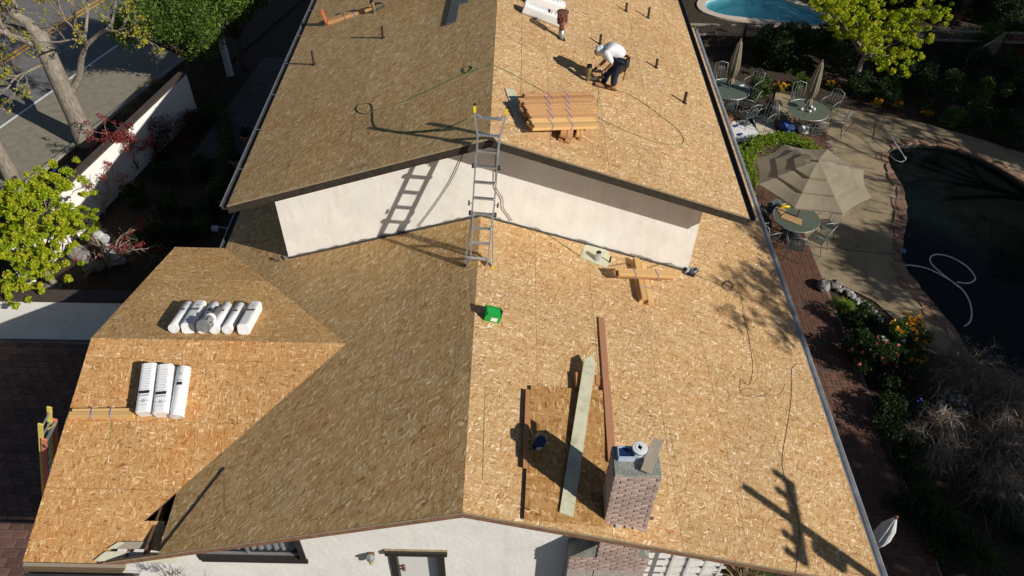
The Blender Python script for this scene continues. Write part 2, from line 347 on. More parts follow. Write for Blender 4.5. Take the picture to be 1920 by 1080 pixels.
def leaves(cen, n, rad, size, rng, asp=.62, flat=.0, shell=False):
    """n leaf quads scattered round centres (k,3) with radii (k,) ; returns verts, quads"""
    cen = np.asarray(cen, float); k = len(cen); rad = np.broadcast_to(np.asarray(rad, float), (k,))
    idx = rng.integers(0, k, n); d = rng.normal(size=(n, 3)); d /= np.linalg.norm(d, axis=1)[:, None]
    rr = rng.random(n) ** (1 / 3.) if not shell else .75 + .25 * rng.random(n)
    pos = cen[idx] + d * (rr * rad[idx])[:, None] * np.array([1, 1, 1 - flat])
    a = rng.normal(size=(n, 3)); a /= np.linalg.norm(a, axis=1)[:, None]; b = rng.normal(size=(n, 3)); b = np.cross(a, b); b /= np.linalg.norm(b, axis=1)[:, None]
    sz = size * (.6 + .8 * rng.random(n)); a *= sz[:, None] / 2; b *= (sz * asp)[:, None] / 2
    v = np.stack([pos - a, pos + b * .9 - a * .1, pos + a, pos - b * .9 - a * .1], 1).reshape(-1, 3)
    return v, np.arange(n * 4).reshape(-1, 4)
def clip(poly, a, b, c):
    """keep the part of a 2D polygon where a*x+b*y<=c"""
    out = []
    for i in range(len(poly)):
        p, q = poly[i], poly[(i + 1) % len(poly)]; dp = a * p[0] + b * p[1] - c; dq = a * q[0] + b * q[1] - c
        if dp <= 0: out.append(p)
        if dp * dq < 0: t = dp / (dp - dq); out.append((p[0] + (q[0] - p[0]) * t, p[1] + (q[1] - p[1]) * t))
    return out
def area2(p): return abs(sum(p[i][0] * p[(i + 1) % len(p)][1] - p[(i + 1) % len(p)][0] * p[i][1] for i in range(len(p)))) / 2
def zon(pl, x, y): return (pl[1] - pl[0].x * x - pl[0].y * y) / pl[0].z

# ================================================================ the setting
def xy(pts, z=0.0): return [(P(a, b, z).x, P(a, b, z).y) for a, b in pts]
def sheet(name, outer, holes, z, mat, parent=None, kind='structure', thick=0):
    bm = bmesh.new(); es = []
    for loop in [outer] + holes:
        vs = [bm.verts.new((x, y, z)) for x, y in loop]
        es += [bm.edges.new((vs[i], vs[(i + 1) % len(vs)])) for i in range(len(vs))]
    bmesh.ops.triangle_fill(bm, use_beauty=True, use_dissolve=False, edges=es)
    for f in bm.faces:
        if f.normal.z < 0: f.normal_flip()
    if thick:
        r = bmesh.ops.extrude_face_region(bm, geom=list(bm.faces)); bmesh.ops.translate(bm, verts=[v for v in r['geom'] if isinstance(v, bmesh.types.BMVert)], vec=(0, 0, thick))
        bmesh.ops.recalc_face_normals(bm, faces=bm.faces)
    me = bpy.data.meshes.new(name); bm.to_mesh(me); bm.free(); me.materials.append(MATS[mat])
    o = bpy.data.objects.new(name, me); COL.objects.link(o)
    if parent: o.parent = parent
    if kind: o['kind'] = kind
    return o
def smoothloop(pts, n=4):
    """closed Catmull-Rom through 2D points"""
    out = []; k = len(pts)
    for i in range(k):
        p0, p1, p2, p3 = [np.array(pts[(i + j) % k]) for j in (-1, 0, 1, 2)]
        for t in np.linspace(0, 1, n, endpoint=False):
            out.append(tuple(.5 * ((2 * p1) + (p2 - p0) * t + (2 * p0 - 5 * p1 + 4 * p2 - p3) * t * t + (3 * p1 - p0 - 3 * p2 + p3) * t ** 3)))
    return out
def offsetloop(loop, d):
    c = []; k = len(loop); A = sum(loop[i][0] * loop[(i + 1) % k][1] - loop[(i + 1) % k][0] * loop[i][1] for i in range(k)); sg = 1 if A > 0 else -1
    for i in range(k):
        a = np.array(loop[i - 1]); b = np.array(loop[(i + 1) % k]); t = b - a; t = t / (np.linalg.norm(t) + 1e-9); nn = np.array([t[1], -t[0]]) * sg
        c.append(tuple(np.array(loop[i]) + nn * d))
    return c
pool_px = [(1672, 279), (1705, 271), (1745, 270), (1795, 281), (1845, 300), (1895, 328), (1945, 360)]
pool_lo = [(1850, 694), (1806, 648), (1772, 596), (1732, 553), (1703, 515), (1690, 484), (1691, 450), (1697, 400), (1690, 350), (1671, 318), (1663, 297)]
pool = smoothloop(xy(pool_px) + [(18.6, 14.6), (19.6, 11.5), (18.6, 8.2), (16.2, 6.3), (14.0, 6.2)] + xy(pool_lo))
pool_out = offsetloop(pool, .42)
npx = [(1322, 8), (1335, -2), (1362, -8), (1400, -14), (1440, -10), (1480, 4), (1530, 22), (1545, 34), (1530, 47), (1480, 42), (1420, 36), (1365, 30), (1330, 20)]
npool = smoothloop(xy(npx)); npool_out = offsetloop(npool, .42)
npool_out = offsetloop(npool, .38)
sheet('ground', [(-160, -140), (160, -140), (160, 200), (-160, 200)], [pool_out, npool_out], -.03, 'bark_mulch')
def basin(name, loop, depth, mat):
    k = len(loop); vs = [(x, y, -.02) for x, y in loop] + [(x, y, -depth) for x, y in loop]
    me = bpy.data.meshes.new(name); me.from_pydata(vs, [], [(i, (i + 1) % k, k + (i + 1) % k, k + i) for i in range(k)] + [tuple(range(k, 2 * k))]); me.materials.append(MATS[mat])
    o = bpy.data.objects.new(name, me); COL.objects.link(o); o['kind'] = 'structure'; return o
basin('pool_basin', pool, 1.5, 'pool_wall'); basin('pool_basin', npool, 1.3, 'pool_wall_blue')
sheet('pool_water', offsetloop(pool, -.005), [], -.13, 'water_dark'); sheet('pool_water', offsetloop(npool, -.005), [], -.12, 'water_blue')
sheet('pool_deck', offsetloop(npool, .36), [npool], .035, 'coping_pale', thick=-.075)
# flagstone coping round the near pool, every stone its own piece
cop = tag(bpy.data.objects.new('pool_coping', None), kind='structure'); COL.objects.link(cop)
acc = 0; last = pool[0]; segs = []; cur = [pool[0]]
Lp = [np.array(p) for p in pool] + [np.array(pool[0])]
step = .0; want = .5
for i in range(len(pool)):
    cur.append(tuple(Lp[i + 1])); step += np.linalg.norm(Lp[i + 1] - Lp[i])
    if step >= want: segs.append(cur); cur = [tuple(Lp[i + 1])]; step = 0; want = random.uniform(.34, .72)
for sg in segs:
    a, b = np.array(sg[0]), np.array(sg[-1]); t = (b - a) / np.linalg.norm(b - a)
    cen = np.mean(np.array(pool), 0); nn = np.array([t[1], -t[0]]); mid = (a + b) / 2
    dmid = np.mean([np.array(x) for x in offsetloop(pool, .1)], 0)
    if np.dot(nn, mid - np.array([15.5, 10.8])) < 0: nn = -nn
    for row in range(2):
        w0, w1 = (-.03, .2 + random.uniform(-.05, .07)) if row == 0 else (.22, .22 + random.uniform(.08, .26))
        g = .012; j = lambda: random.uniform(-.05, .05)
        if row and random.random() < .35: continue
        pts = [a + t * g + nn * (w0 + j() * .4), (a + b) / 2 + nn * (w0 + j()), b - t * g + nn * (w0 + j() * .4), b - t * (g + abs(j())) + nn * (w1 + j()), (a + b) / 2 + nn * (w1 + abs(j())), a + t * (g + abs(j())) + nn * (w1 + j())]
        h = .03 + random.uniform(0, .02) - row * .015
        MB().prism([(p[0], p[1], -.03) for p in pts], (0, 0, h + .03)).build('coping_stone', 'coping', cop, bevel=.012)

# patio, walk, drive, street
brick_edge_px = [(1545, 232), (1572, 300)]
patio = xy([(1455, 172), (1560, 201), (1640, 213), (1740, 233), (1845, 263), (1950, 298)]) + [(20.6, 16.0), (21.5, 11), (20.0, 7.0), (16.5, 4.9), (13.5, 5.0)] + xy([(1800, 668), (1740, 662), (1715, 640), (1690, 610), (1640, 565), (1590, 540), (1545, 522)])
bx = 9.50
patio = patio + [(bx, 9.9), (bx, 17.0)]
sheet('patio', patio, [offsetloop(pool, .02)], .006, 'patio_concrete')
for a, b in [((1515, 462), (1690, 478)), ((1700, 590), (1642, 578)), ((1550, 300), (1640, 318))]:
    MB().bar(P(a[0], a[1], .006), P(b[0], b[1], .006), .025, .004).build('expansion_joint', 'joint_dark')['kind'] = 'structure'
walk = tag(bpy.data.objects.new('brick_walkway', None), kind='structure'); COL.objects.link(walk)
MB().span((7.0, -6, -.02), (bx, 17.6, .004)).build('mortar_bed', 'joint', walk)
ub = MB().box((0, 0, 0), .094, .044, .03).build('brick', 'paver_red', walk, bevel=.004)
ub.location = (-100, -100, -5)
cand = []
L_, Wd = .2, .1
for iy in range(118):
    for ix in range(13):
        x0 = 7.06 + ix * .2; y0 = -6 + iy * .2
        if x0 + .2 > bx or y0 > 17.3: continue
        band = iy % 7 == 3
        if band: cand += [(x0 + .1, y0 + .05, 0, 1), (x0 + .1, y0 + .15, 0, 1)]
        elif (ix + iy) % 2: cand += [(x0 + .1, y0 + .05, 0, 0), (x0 + .1, y0 + .15, 0, 0)]
        else: cand += [(x0 + .05, y0 + .1, 1, 0), (x0 + .15, y0 + .1, 1, 0)]
def inview(p, m=0):
    d = V(p) - CP; z = d.dot(fw)
    if z <= 0: return None
    u, v = 960 + FPX * d.dot(rt) / z, 540 - FPX * d.dot(up) / z
    return (u, v, z) if -m <= u <= 1920 + m and -m <= v <= 1080 + m else None
def keepvis(c):
    q = inview((c[0], c[1], 0))
    if not q: return 1e9
    # hidden under the eave line
    e = inview((WR + .12, c[1], 2.2), 3000)
    r = CP + (V((c[0], c[1], 0)) - CP) * .98
    t = (2.2 - CP.z) / (0 - CP.z); xx = CP.x + (c[0] - CP.x) * t
    return q[2] if xx > WR + .1 else 1e9
cand.sort(key=keepvis)
rest = MB()
for i, c in enumerate(cand):
    if i < 300:
        o = ub if i == 0 else ub.copy()
        if i: COL.objects.link(o); o.parent = walk
        o.location = (c[0], c[1], -.012 + random.uniform(-.003, .003)); o.rotation_euler = (random.uniform(-.01, .01), random.uniform(-.01, .01), R(90) * c[2] + random.uniform(-.012, .012))
    else:
        rest.box((c[0], c[1], -.012), *((.094, .044, .03) if not c[2] else (.044, .094, .03)))
# the terrace bulges out to the right round the tables
e0, e1 = P(1548, 236, 0), P(1574, 304, 0)
xr = lambda y: e1.x + (e0.x - e1.x) * (y - e1.y) / (e0.y - e1.y)
ya, yb = e1.y - .9, e0.y + .35
MB().prism([(bx - .01, ya, .008), (xr(ya), ya, .008), (xr(yb), yb, .008), (bx - .01, yb, .008)], (0, 0, .004)).build('mortar_bed', 'joint', walk)
for iy in range(60):
    for ix in range(14):
        x0, y0 = bx + .1 + ix * .2 + (.1 if iy % 2 else 0), ya + .05 + iy * .1
        if y0 < yb - .04 and x0 + .1 < xr(y0): rest.box((x0, y0, .004), .094, .044, .016)
tag(rest.build('more_bricks', 'paver_red', walk), kind='stuff')
for ypx in [(1478, 640, 1570), (1500, 692, 1600), (1530, 778, 1640), (1462, 570, 1545)]:
    a = P(ypx[0], ypx[1], .02); MB().span((7.05, a.y - .05, .0), (bx - .05, a.y + .05, .03)).build('walk_divider', 'joint_dark', walk)
drive = tag(bpy.data.objects.new('paver_driveway', None), kind='structure'); COL.objects.link(drive)
MB().span((-22, -14, -.028), (-6.2, 6.95, .002)).build('sand_bed', 'joint_dark', drive)
pv = None; rest = MB(); cand = []
for iy in range(-70, 34):
    for ix in range(42):
        x = -18.5 + ix * .3 + (.15 if iy % 2 else 0); y = iy * .2 + .1
        if x > -6.5 or y > 6.85: continue
        sz = ((.144, .094), (.144, .094), (.069, .094))[(ix * 7 + iy * 3) % 3]
        cand.append((x, y, sz))
cand.sort(key=lambda c: (inview((c[0], c[1], 0)) or (0, 0, 1e6))[2] + (0 if c[0] < -7.6 else 500))
for i, (x, y, sz) in enumerate(cand):
    if i < 300:
        if pv is None: o = pv = MB().box((0, 0, 0), .144, .094, .03).build('paver', 'paver', drive, bevel=.006)
        else: o = pv.copy(); COL.objects.link(o); o.parent = drive
        o.location = (x, y, -.014 + random.uniform(-.003, .003)); o.rotation_euler = (0, 0, random.uniform(-.01, .01))
    else: rest.box((x, y, -.014), .144, .094, .03)
tag(rest.build('more_pavers', 'paver', drive), kind='stuff')
# street, running off to the upper left
sd = (P(255, 60, 0) - P(20, 225, 0)); sd.z = 0; sd.normalize(); sn = V((-sd.y, sd.x, 0))
if sn.x > 0: sn = -sn
wl0 = P(20, 225, 0); kb = P(100, 303, 0)
def strip(name, c, w, z, mat, parent=None, kind='structure', a=-90, b=120, h=0):
    q = [c + sd * a - sn * w / 2, c + sd * b - sn * w / 2, c + sd * b + sn * w / 2, c + sd * a + sn * w / 2]
    m = MB()
    if h: m.prism([(p.x, p.y, z - .05) for p in q], (0, 0, h + .05))
    else: m.add([(p.x, p.y, z) for p in q], [(0, 1, 2, 3)])
    return tag(m.build(name, mat, parent), kind=kind)
kd = (kb - wl0).dot(sn)
strip('street', wl0 + sn * (kd + 6.0), 12.0, -.012, 'asphalt')
strip('kerb', wl0 + sn * (kd - .08), .16, -.02, 'kerb_concrete', h=.12)
strip('road_shoulder', wl0 + sn * (kd * .5 - .04), abs(kd) - .08, -.008, 'shoulder')
strip('edge_line', wl0, .11, -.004, 'paint_white')
yl = P(60, 85, 0); yd = (yl - wl0).dot(sn)
strip('centre_line', wl0 + sn * yd, .11, -.004, 'paint_yellow'); strip('centre_line', wl0 + sn * (yd + .25), .11, -.004, 'paint_yellow')
strip('verge', wl0 + sn * (kd - 1.0), 1.66, .02, 'bark_mulch')

# ================================================================ the house
house = thing('house', (0, 0, 0), 'white stucco house being re-roofed with bare strand board sheathing', 'house')
TH = .012
def slope(name_mat, pl, rect, halfs, along='y', row0=0.0, stag=0.0, pieces=None, seed=1):
    """a roof slope of 1.22 x 2.44 boards. rect=(x0,x1,y0,y1). pieces: list of half-plane lists (union)"""
    rs = random.Random(seed)
    x0, x1, y0, y1 = rect; pieces = pieces or [[]]
    n = pl[0]; k = n.z
    base = MB()
    for ps in pieces:
        poly = [(x0, y0), (x1, y0), (x1, y1), (x0, y1)]
        for h in halfs + ps: poly = clip(poly, *h)
        if len(poly) > 2:
            base.prism([(x, y, zon(pl, x, y) - TH - .004) for x, y in poly], -n * .03)
    sl_ = base.build('roof_slope', 'dark_backing', house)  # solid dark slab below the boards, added to block light
    sx = 1.22 * k if along == 'y' else 2.44; sy = 2.44 if along == 'y' else 1.22 * k
    r = 0
    rows = []
    if along == 'y':
        v = x0 if row0 == 0 else x0 - row0; 
        while v < x1:
            off = (r % 2) * 1.22 + stag; u = y0 - off
            while u < y1: rows.append((v, v + sx, u, u + sy)); u += sy
            v += sx; r += 1
    else:
        v = y0 if row0 == 0 else y0 - row0
        while v < y1:
            off = (r % 2) * 1.22 + stag; u = x0 - off
            while u < x1: rows.append((u, u + sx, v, v + sy)); u += sx
            v += sy; r += 1
    g = .0028
    for a, b, c, d in rows:
        q0 = [(max(a, x0) + g * (a > x0), max(c, y0) + g * (c > y0)), (min(b, x1) - g * (b < x1), max(c, y0) + g * (c > y0)), (min(b, x1) - g * (b < x1), min(d, y1) - g * (d < y1)), (max(a, x0) + g * (a > x0), min(d, y1) - g * (d < y1))]
        if q0[1][0] - q0[0][0] < .02 or q0[2][1] - q0[1][1] < .02: continue
        m = MB(); ok = False; lift = rs.uniform(0, .0025)
        for ps in pieces:
            q = q0
            for h in halfs + ps:
                q = clip(q, *h)
                if len(q) < 3: break
            if len(q) > 2 and area2(q) > .01:
                m.prism([V((x, y, zon(pl, x, y))) + n * lift for x, y in q], -n * TH); ok = True
        if ok:
            m.build('roof_panel', name_mat, sl_)
    return sl_
# lower roof, sun side: x from ridge to eave; the part under the upper storey is left open
slope('osb_sun', LR, (0, WR, 0, Y1 - .01), [], seed=3, stag=.6)
slope('osb_sun', LR, (AR + .01, WR, Y1 - .01, YB - 2), [], seed=4, stag=.2)
# lower roof, shade side, ends in the valleys of the wing and at the cut back edge of the hole
def half_from(p, q, keep):
    """half-plane (a,b,c) through 2D p,q that keeps the point keep"""
    a, b = q[1] - p[1], p[0] - q[0]; c = a * p[0] + b * p[1]
    if a * keep[0] + b * keep[1] > c: a, b, c = -a, -b, -c
    return (a, b, c)
vf = ((WX1, WYR), (-WL, (WEZ - (WZR - SWF * WYR)) / SWF)); vb = ((WX1, WYR), (-WL, 2 * WYR))
e1, e2 = P(331, 924, LL), P(297, 1037, LL)
hv = half_from(vf[0], vf[1], (0, 0)); hb = half_from(vb[0], vb[1], (0, 6)); hc = half_from((e1.x, e1.y), (e2.x, e2.y), (0, 0))
slope('osb_left', LL, (-WL, 0, 0, Y1 - .01), [], pieces=[[(0, 1, WYR), hv, hc], [(0, -1, -WYR), hb]], seed=5, stag=1.0)
slope('osb_left', LL, (-WL, -AL - .01, Y1 - .01, YB - 2), [], seed=6, stag=.5)
# wing
f1 = P(262, 976, WF)
hw = half_from(vf[0], vf[1], (-7, 2))
slope('osb_wing', WF, (WX0, -4.6, 0, WYR), [], along='x', pieces=[[hw]], seed=8, stag=.3)
wfx = (P(300, 977, WF)); 
slope('osb_wing', WF, (-4.6, WX1, 0, WYR), [], along='x', pieces=[[hw]], seed=8, stag=.3)
# patch of wing boards running on under the cut back corner
m = MB(); q = [P(263, 977, WF), P(309, 977, WF), P(300, 1034, WF), P(218, 1022, WF)]
m.prism([p + WF[0] * .003 for p in q], -WF[0] * TH); m.build('roof_panel', 'osb_wing', house)
hwb = half_from(vb[0], vb[1], (-7, 6))
slope('osb_wing_back', WB, (WX0, WX1, WYR, 2 * WYR), [hwb], along='x', seed=9, stag=.9)
# upper roof
slope('osb_sun', UR, (XU, XU + UR_, Y2, YB), [], seed=10, stag=.9)
slope('osb_left', UL, (XU - UL_, XU, Y2, YB), [], seed=11, stag=.3)
# rafters in the open corner
for k in range(5):
    x = -5.95 + k * .33; y = .35 + .02 * k
    MB().bar((x, y - .3, zon(LL, x, y) - .22), (x, y + 1.1, zon(LL, x, y) - .22), .045, .14).build('rafter', 'rafter', house)
MB().add([(-7, .78, 2.1), (-4, .78, 2.1), (-4, 2.6, 2.1), (-7, 2.6, 2.1)], [(0, 1, 2, 3)]).build('ceiling_joist_deck', 'dark_backing', house)

def bd(A, B, w, h, name, mat, n=(0, 0, 1), parent=house, bevel=.004, lift=0):
    A, B = V(A), V(B); nn = V(n).normalized()
    return MB().bar(A + nn * lift, B + nn * lift, w, h, nn).build(name, mat, parent, bevel=bevel)
def rake(pl, x0, x1, y, depth, mat, name='fascia_board', drop=.0, th=.035, edge=True):
    """rake board: parallelogram hanging under the sheathing edge, in the plane y"""
    a, b = V((x0, y, zon(pl, x0, y) - TH - .002 - drop)), V((x1, y, zon(pl, x1, y) - TH - .002 - drop))
    o = MB().prism([a, b, b - V((0, 0, depth)), a - V((0, 0, depth))], (0, -th, 0)).build(name, mat, house)
    if edge:
        MB().prism([a + V((0, -th - .001, .012)), b + V((0, -th - .001, .012)), b + V((0, -th - .001, -.022)), a + V((0, -th - .001, -.022))], (0, -.012, 0)).build('drip_edge', 'fascia_edge', house)
    return o
rake(UL, XU - UL_ - .02, XU, Y2 + .03, .20, 'fascia'); rake(UR, XU, XU + UR_ + .02, Y2 + .03, .20, 'fascia')
rake(LL, -5.98, 0, .03, .15, 'trim_brown'); rake(LR, 0, WR + .02, .03, .15, 'trim_brown')
# the long pointed end of the left rake board
tipA, tipB = V((-5.98, 0.03, zon(LL, -5.98, 0) - .02)), V((-6.25, 0.03, zon(LL, -6.25, 0) - .06))
MB().prism([tipA, tipB, tipA - V((0, 0, .15))], (0, -.035, 0)).build('fascia_tip', 'trim_brown', house)
# soffits (upper overhang)
for pl, x0, x1 in ((UL, XU - UL_, XU), (UR, XU, XU + UR_)):
    MB().prism([(x0, Y2 + .03, zon(pl, x0, 0) - .06), (x1, Y2 + .03, zon(pl, x1, 0) - .06), (x1, Y1, zon(pl, x1, 0) - .06), (x0, Y1, zon(pl, x0, 0) - .06)], (0, 0, .015)).build('soffit', 'fascia', house)
# walls
def zU(x): return (zon(UL, x, 0) if x < XU else zon(UR, x, 0)) - .08
def zL(x): return (zon(LL, x, 0) if x < 0 else zon(LR, x, 0)) - .05
MB().prism([(-AL, Y1, zL(-AL) - .4), (AR, Y1, zL(AR) - .4), (AR, Y1, zU(AR)), (XU, Y1, zU(XU)), (-AL, Y1, zU(-AL))], (0, .15, 0)).build('gable_wall', 'stucco', house)
for x, s in ((-AL, 1), (AR, -1)):
    MB().span((x + s * .0, Y1 + .15, zL(x) - .6), (x + s * .15, YB - .6, zU(x))).build('side_wall', 'stucco', house)
MB().prism([(-AL, YB - .6, 0), (AR, YB - .6, 0), (AR, YB - .6, zU(AR)), (XU, YB - .6, zU(XU)), (-AL, YB - .6, zU(-AL))], (0, -.15, 0)).build('rear_wall', 'stucco', house)
# rough strip where the old flashing was torn off the wall foot
rs = random.Random(4)
for pl, xa, xb in ((LL, -AL, 0), (LR, 0, AR)):
    m = MB(); k = 46; top = []; bot = []
    for i in range(k + 1):
        x = xa + (xb - xa) * i / k; z = zon(pl, x, 0); top.append(V((x, Y1 - .004, z + .012 + rs.random() ** 3 * .05 + (.04 if rs.random() < .05 else 0)))); bot.append(V((x, Y1 - .004, z - .02)))
    vs = bot + top + [p + V((0, -.016, 0)) for p in bot] + [p + V((0, -.012, 0)) for p in top]; n1 = k + 1
    fs = []
    for i in range(k):
        fs += [(2 * n1 + i, 2 * n1 + i + 1, 3 * n1 + i + 1, 3 * n1 + i), (n1 + i, 3 * n1 + i, 3 * n1 + i + 1, n1 + i + 1)]
    m.add(vs, fs).build('torn_flashing_strip', 'stucco_base', house)
    a, b = V((xa, Y1 - .05, zon(pl, xa, 0) + .002)), V((xb, Y1 - .05, zon(pl, xb, 0) + .002))
    MB().bar(a, b, .05, .012, pl[0]).build('flashing_lip', 'gutter_dark', house)
# front wall with real door and window openings
DX0, DX1, DZT = -1.40, -.42, 1.93; WX0_, WX1_, WZ0, WZ1 = -4.80, -2.98, 1.46, 2.25
def fwall(poly): return MB().prism([(x, .6, z) for x, z in poly], (0, .16, 0))
zl = lambda x: zL(x) - .02
for poly in ([(-6.0, 0), (WX0_, 0), (WX0_, 2.42), (-6.0, 2.2)], [(WX0_, 0), (WX1_, 0), (WX1_, WZ0), (WX0_, WZ0)], [(WX0_, WZ1), (WX1_, WZ1), (WX1_, zl(WX1_)), (WX0_, zl(WX0_))],
             [(WX1_, 0), (DX0, 0), (DX0, zl(DX0)), (WX1_, zl(WX1_))], [(DX0, DZT), (DX1, DZT), (DX1, zl(DX1)), (DX0, zl(DX0))], [(DX1, 0), (0, 0), (0, zl(0)), (DX1, zl(DX1))], [(0, 0), (4.55, 0), (4.55, zl(4.55)), (0, zl(0))]):
    fwall(poly).build('front_wall', 'stucco_front', house)
MB().span((4.40, .76, 0), (4.55, 20, zl(4.55))).build('side_wall', 'stucco_front', house)
MB().span((-5.9, 8.0, 0), (-5.75, 20, zl(-5.9))).build('side_wall', 'stucco_front', house)
MB().span((-6.9, .75, 0), (-6.75, 7.2, 2.2)).build('wing_wall', 'stucco_front', house)
MB().prism([(-6.9, .75, 2.2), (-6.9, 7.2, 2.2), (-6.9, WYR, WZR - .12)], (.15, 0, 0)).build('wing_gable', 'stucco_front', house)
MB().span((-6.75, .6, 0), (-6.0, .76, 2.2)).build('wing_front_wall', 'stucco_front', house)
MB().span((-6.75, 7.05, 0), (-5.9, 7.2, 2.2)).build('wing_rear_wall', 'stucco_front', house)
# door
door = MB().span((DX0 + .12, .70, 0), (DX1 - .12, .74, DZT - .1)).build('door', 'door_white', house)
for x in (DX0, DX1 - .12): MB().span((x, .57, 0), (x + .12, .75, DZT - .1)).build('door_frame', 'frame_dark', door)
MB().span((DX0 - .06, .52, DZT - .1), (DX1 + .06, .76, DZT + .02)).build('door_head', 'frame_dark', door)
MB().span((DX0 - .06, .56, DZT + .022), (DX1 + .06, .60, DZT + .028)).build('door_head_flashing', 'fascia_edge', door)
for z in (1.0, 1.12): MB().lathe([(.0, 0), (.03, 0), (.035, .05), (.0, .06)], (DX0 + .2, .70, z), (0, -1, 0), 10).build('door_handle', 'brown_metal', door, smooth=True)
# window
win = MB().span((WX0_, .70, WZ0), (WX1_, .72, WZ1)).build('window', 'pane', house)
for a, b in (((WX0_, .55, WZ0 - .06), (WX1_ + .09, .76, WZ0 + .03)), ((WX0_, .58, WZ1 - .03), (WX1_, .76, WZ1 + .04)), ((WX0_ - .04, .57, WZ0), (WX0_ + .05, .76, WZ1)), ((WX1_ - .03, .57, WZ0 + .03), (WX1_ + .07, .76, WZ1))):
    MB().span(a, b).build('window_frame', 'frame_dark', win)
for x in (WX0_ + .07, (WX0_ + WX1_) / 2 - .1, WX1_ - .06): MB().span((x, .66, WZ0 + .05), (x + .04, .70, WZ1 - .04)).build('sash', 'frame_alum', win)
MB().span((WX0_ + .06, .655, WZ0 + .035), (WX1_ - .04, .70, WZ0 + .065)).build('sash', 'frame_alum', win)
m = MB(); pr = [(WX0_ + .1 + (WX1_ - WX0_ - .15) * i / 40, .76 + .03 * math.sin(i * 1.9)) for i in range(41)]
m.add([(x, y, z) for x, y in pr for z in (WZ0 + .05, WZ1)], [(2 * i, 2 * i + 2, 2 * i + 3, 2 * i + 1) for i in range(40)]).build('curtain', 'curtain', win, smooth=True)
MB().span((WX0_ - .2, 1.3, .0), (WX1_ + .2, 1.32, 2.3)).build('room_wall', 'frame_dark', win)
# gable vent
vt = MB().span((.02, Y1 - .03, G + DZ - .52), (.42, Y1 - .002, G + DZ - .22)).build('gable_vent', 'black_plastic', house)
for k in range(5): MB().bar((.03, Y1 - .045, G + DZ - .50 + k * .055), (.41, Y1 - .045, G + DZ - .50 + k * .055), .03, .008, (0, -.5, 1)).build('vent_louvre', 'dark_metal', vt)
# gutters: open box troughs
def trough(A, B, out, mat='gutter', w=.14, h=.09, name='gutter'):
    A, B, out = V(A), V(B), V(out).normalized(); pr = [(0, 0), (0, -h), (w * .75, -h), (w, -.01), (w * .9, -.01), (w * .68, -h + .015), (.012, -h + .015), (.012, 0)]
    vs = [A + out * a + V((0, 0, b)) for a, b in pr] + [B + out * a + V((0, 0, b)) for a, b in pr]; k = len(pr)
    return MB().add(vs, [(i, (i + 1) % k, k + (i + 1) % k, k + i) for i in range(k)] + [tuple(range(k)), tuple(range(2 * k - 1, k - 1, -1))]).build(name, mat, house)
trough((WR + .012, -.03, zon(LR, WR, 0) - .012), (WR + .012, YB - 2, zon(LR, WR, 0) - .012), (1, 0, 0))
trough((XU + UR_ + .012, Y2 - .02, zon(UR, XU + UR_, 0) - .015), (XU + UR_ + .012, YB, zon(UR, XU + UR_, 0) - .015), (1, 0, 0), 'gutter_dark')
trough((XU - UL_ - .012, Y2 - .02, zon(UL, XU - UL_, 0) - .015), (XU - UL_ - .012, YB, zon(UL, XU - UL_, 0) - .015), (-1, 0, 0), 'gutter_dark')
for xx, pl, y0, y1 in ((XU - UL_ - .15, UL, Y2 - .02, YB), (-WL - .15, LL, 2 * WYR - .05, YB - 2)):
    MB().tube([(xx, y0, zon(pl, xx + .15, 0) - .022), (xx, y1, zon(pl, xx + .15, 0) - .022)], .012, 6).build('gutter_rim', 'alum', house)
trough((-WL - .012, 2 * WYR - .05, zon(LL, -WL, 0) - .012), (-WL - .012, YB - 2, zon(LL, -WL, 0) - .012), (-1, 0, 0), 'gutter_dark')
for k in range(8):
    y = Y2 + 1.2 + k * 1.5; MB().bar((XU - UL_ - .13, y, zon(UL, XU - UL_, 0) + .0), (XU - UL_ + .02, y, zon(UL, XU - UL_, 0) + .0), .02, .006).build('gutter_bracket', 'alum', house)
# fascia boards below the eaves and the wing's eave boards
for x, pl, y0, y1 in ((WR, LR, 0, YB - 2), (XU + UR_, UR, Y2, YB), (XU - UL_, UL, Y2, YB), (-WL, LL, 2 * WYR, YB - 2)):
    MB().span((x - .03, y0 + .04, zon(pl, x, 0) - .2), (x + .008, y1, zon(pl, x, 0) - .03)).build('eave_board', 'fascia', house)
for k, (dz, dy, w, mt) in enumerate([(.03, -.03, .05, 'weathered'), (.075, -.055, .05, 'beam_old'), (.12, -.03, .04, 'weathered'), (.165, -.06, .05, 'beam_old'), (.20, -.02, .04, 'fascia')]):
    MB().span((WX0 + .01, dy - .02, WEZ - dz - .03), (-5.62 - .03 * k, dy + .03, WEZ - dz)).build('eave_board', mt, house)
MB().span((WX0 + .02, -.14, WEZ - .26), (-5.45, -.05, WEZ - .235)).build('gutter', 'galv', house)
MB().span((WX0 + .02, -.14, WEZ - .235), (-5.45, -.132, WEZ - .15)).build('gutter', 'gutter_dark', house)
MB().span((WX0 + .3, 2 * WYR - .02, WEZ - .16), (-WL, 2 * WYR + .02, WEZ - .02)).build('eave_board', 'fascia', house)
for pl, ya, yb in ((WF, 0, WYR), (WB, WYR, 2 * WYR)):
    a, b = V((WX0 + .01, ya, zon(pl, 0, ya) - TH - .003)), V((WX0 + .01, yb, zon(pl, 0, yb) - TH - .003))
    MB().prism([a, b, b - V((0, 0, .14)), a - V((0, 0, .14))], (.035, 0, 0)).build('barge_board', 'trim_brown', house)
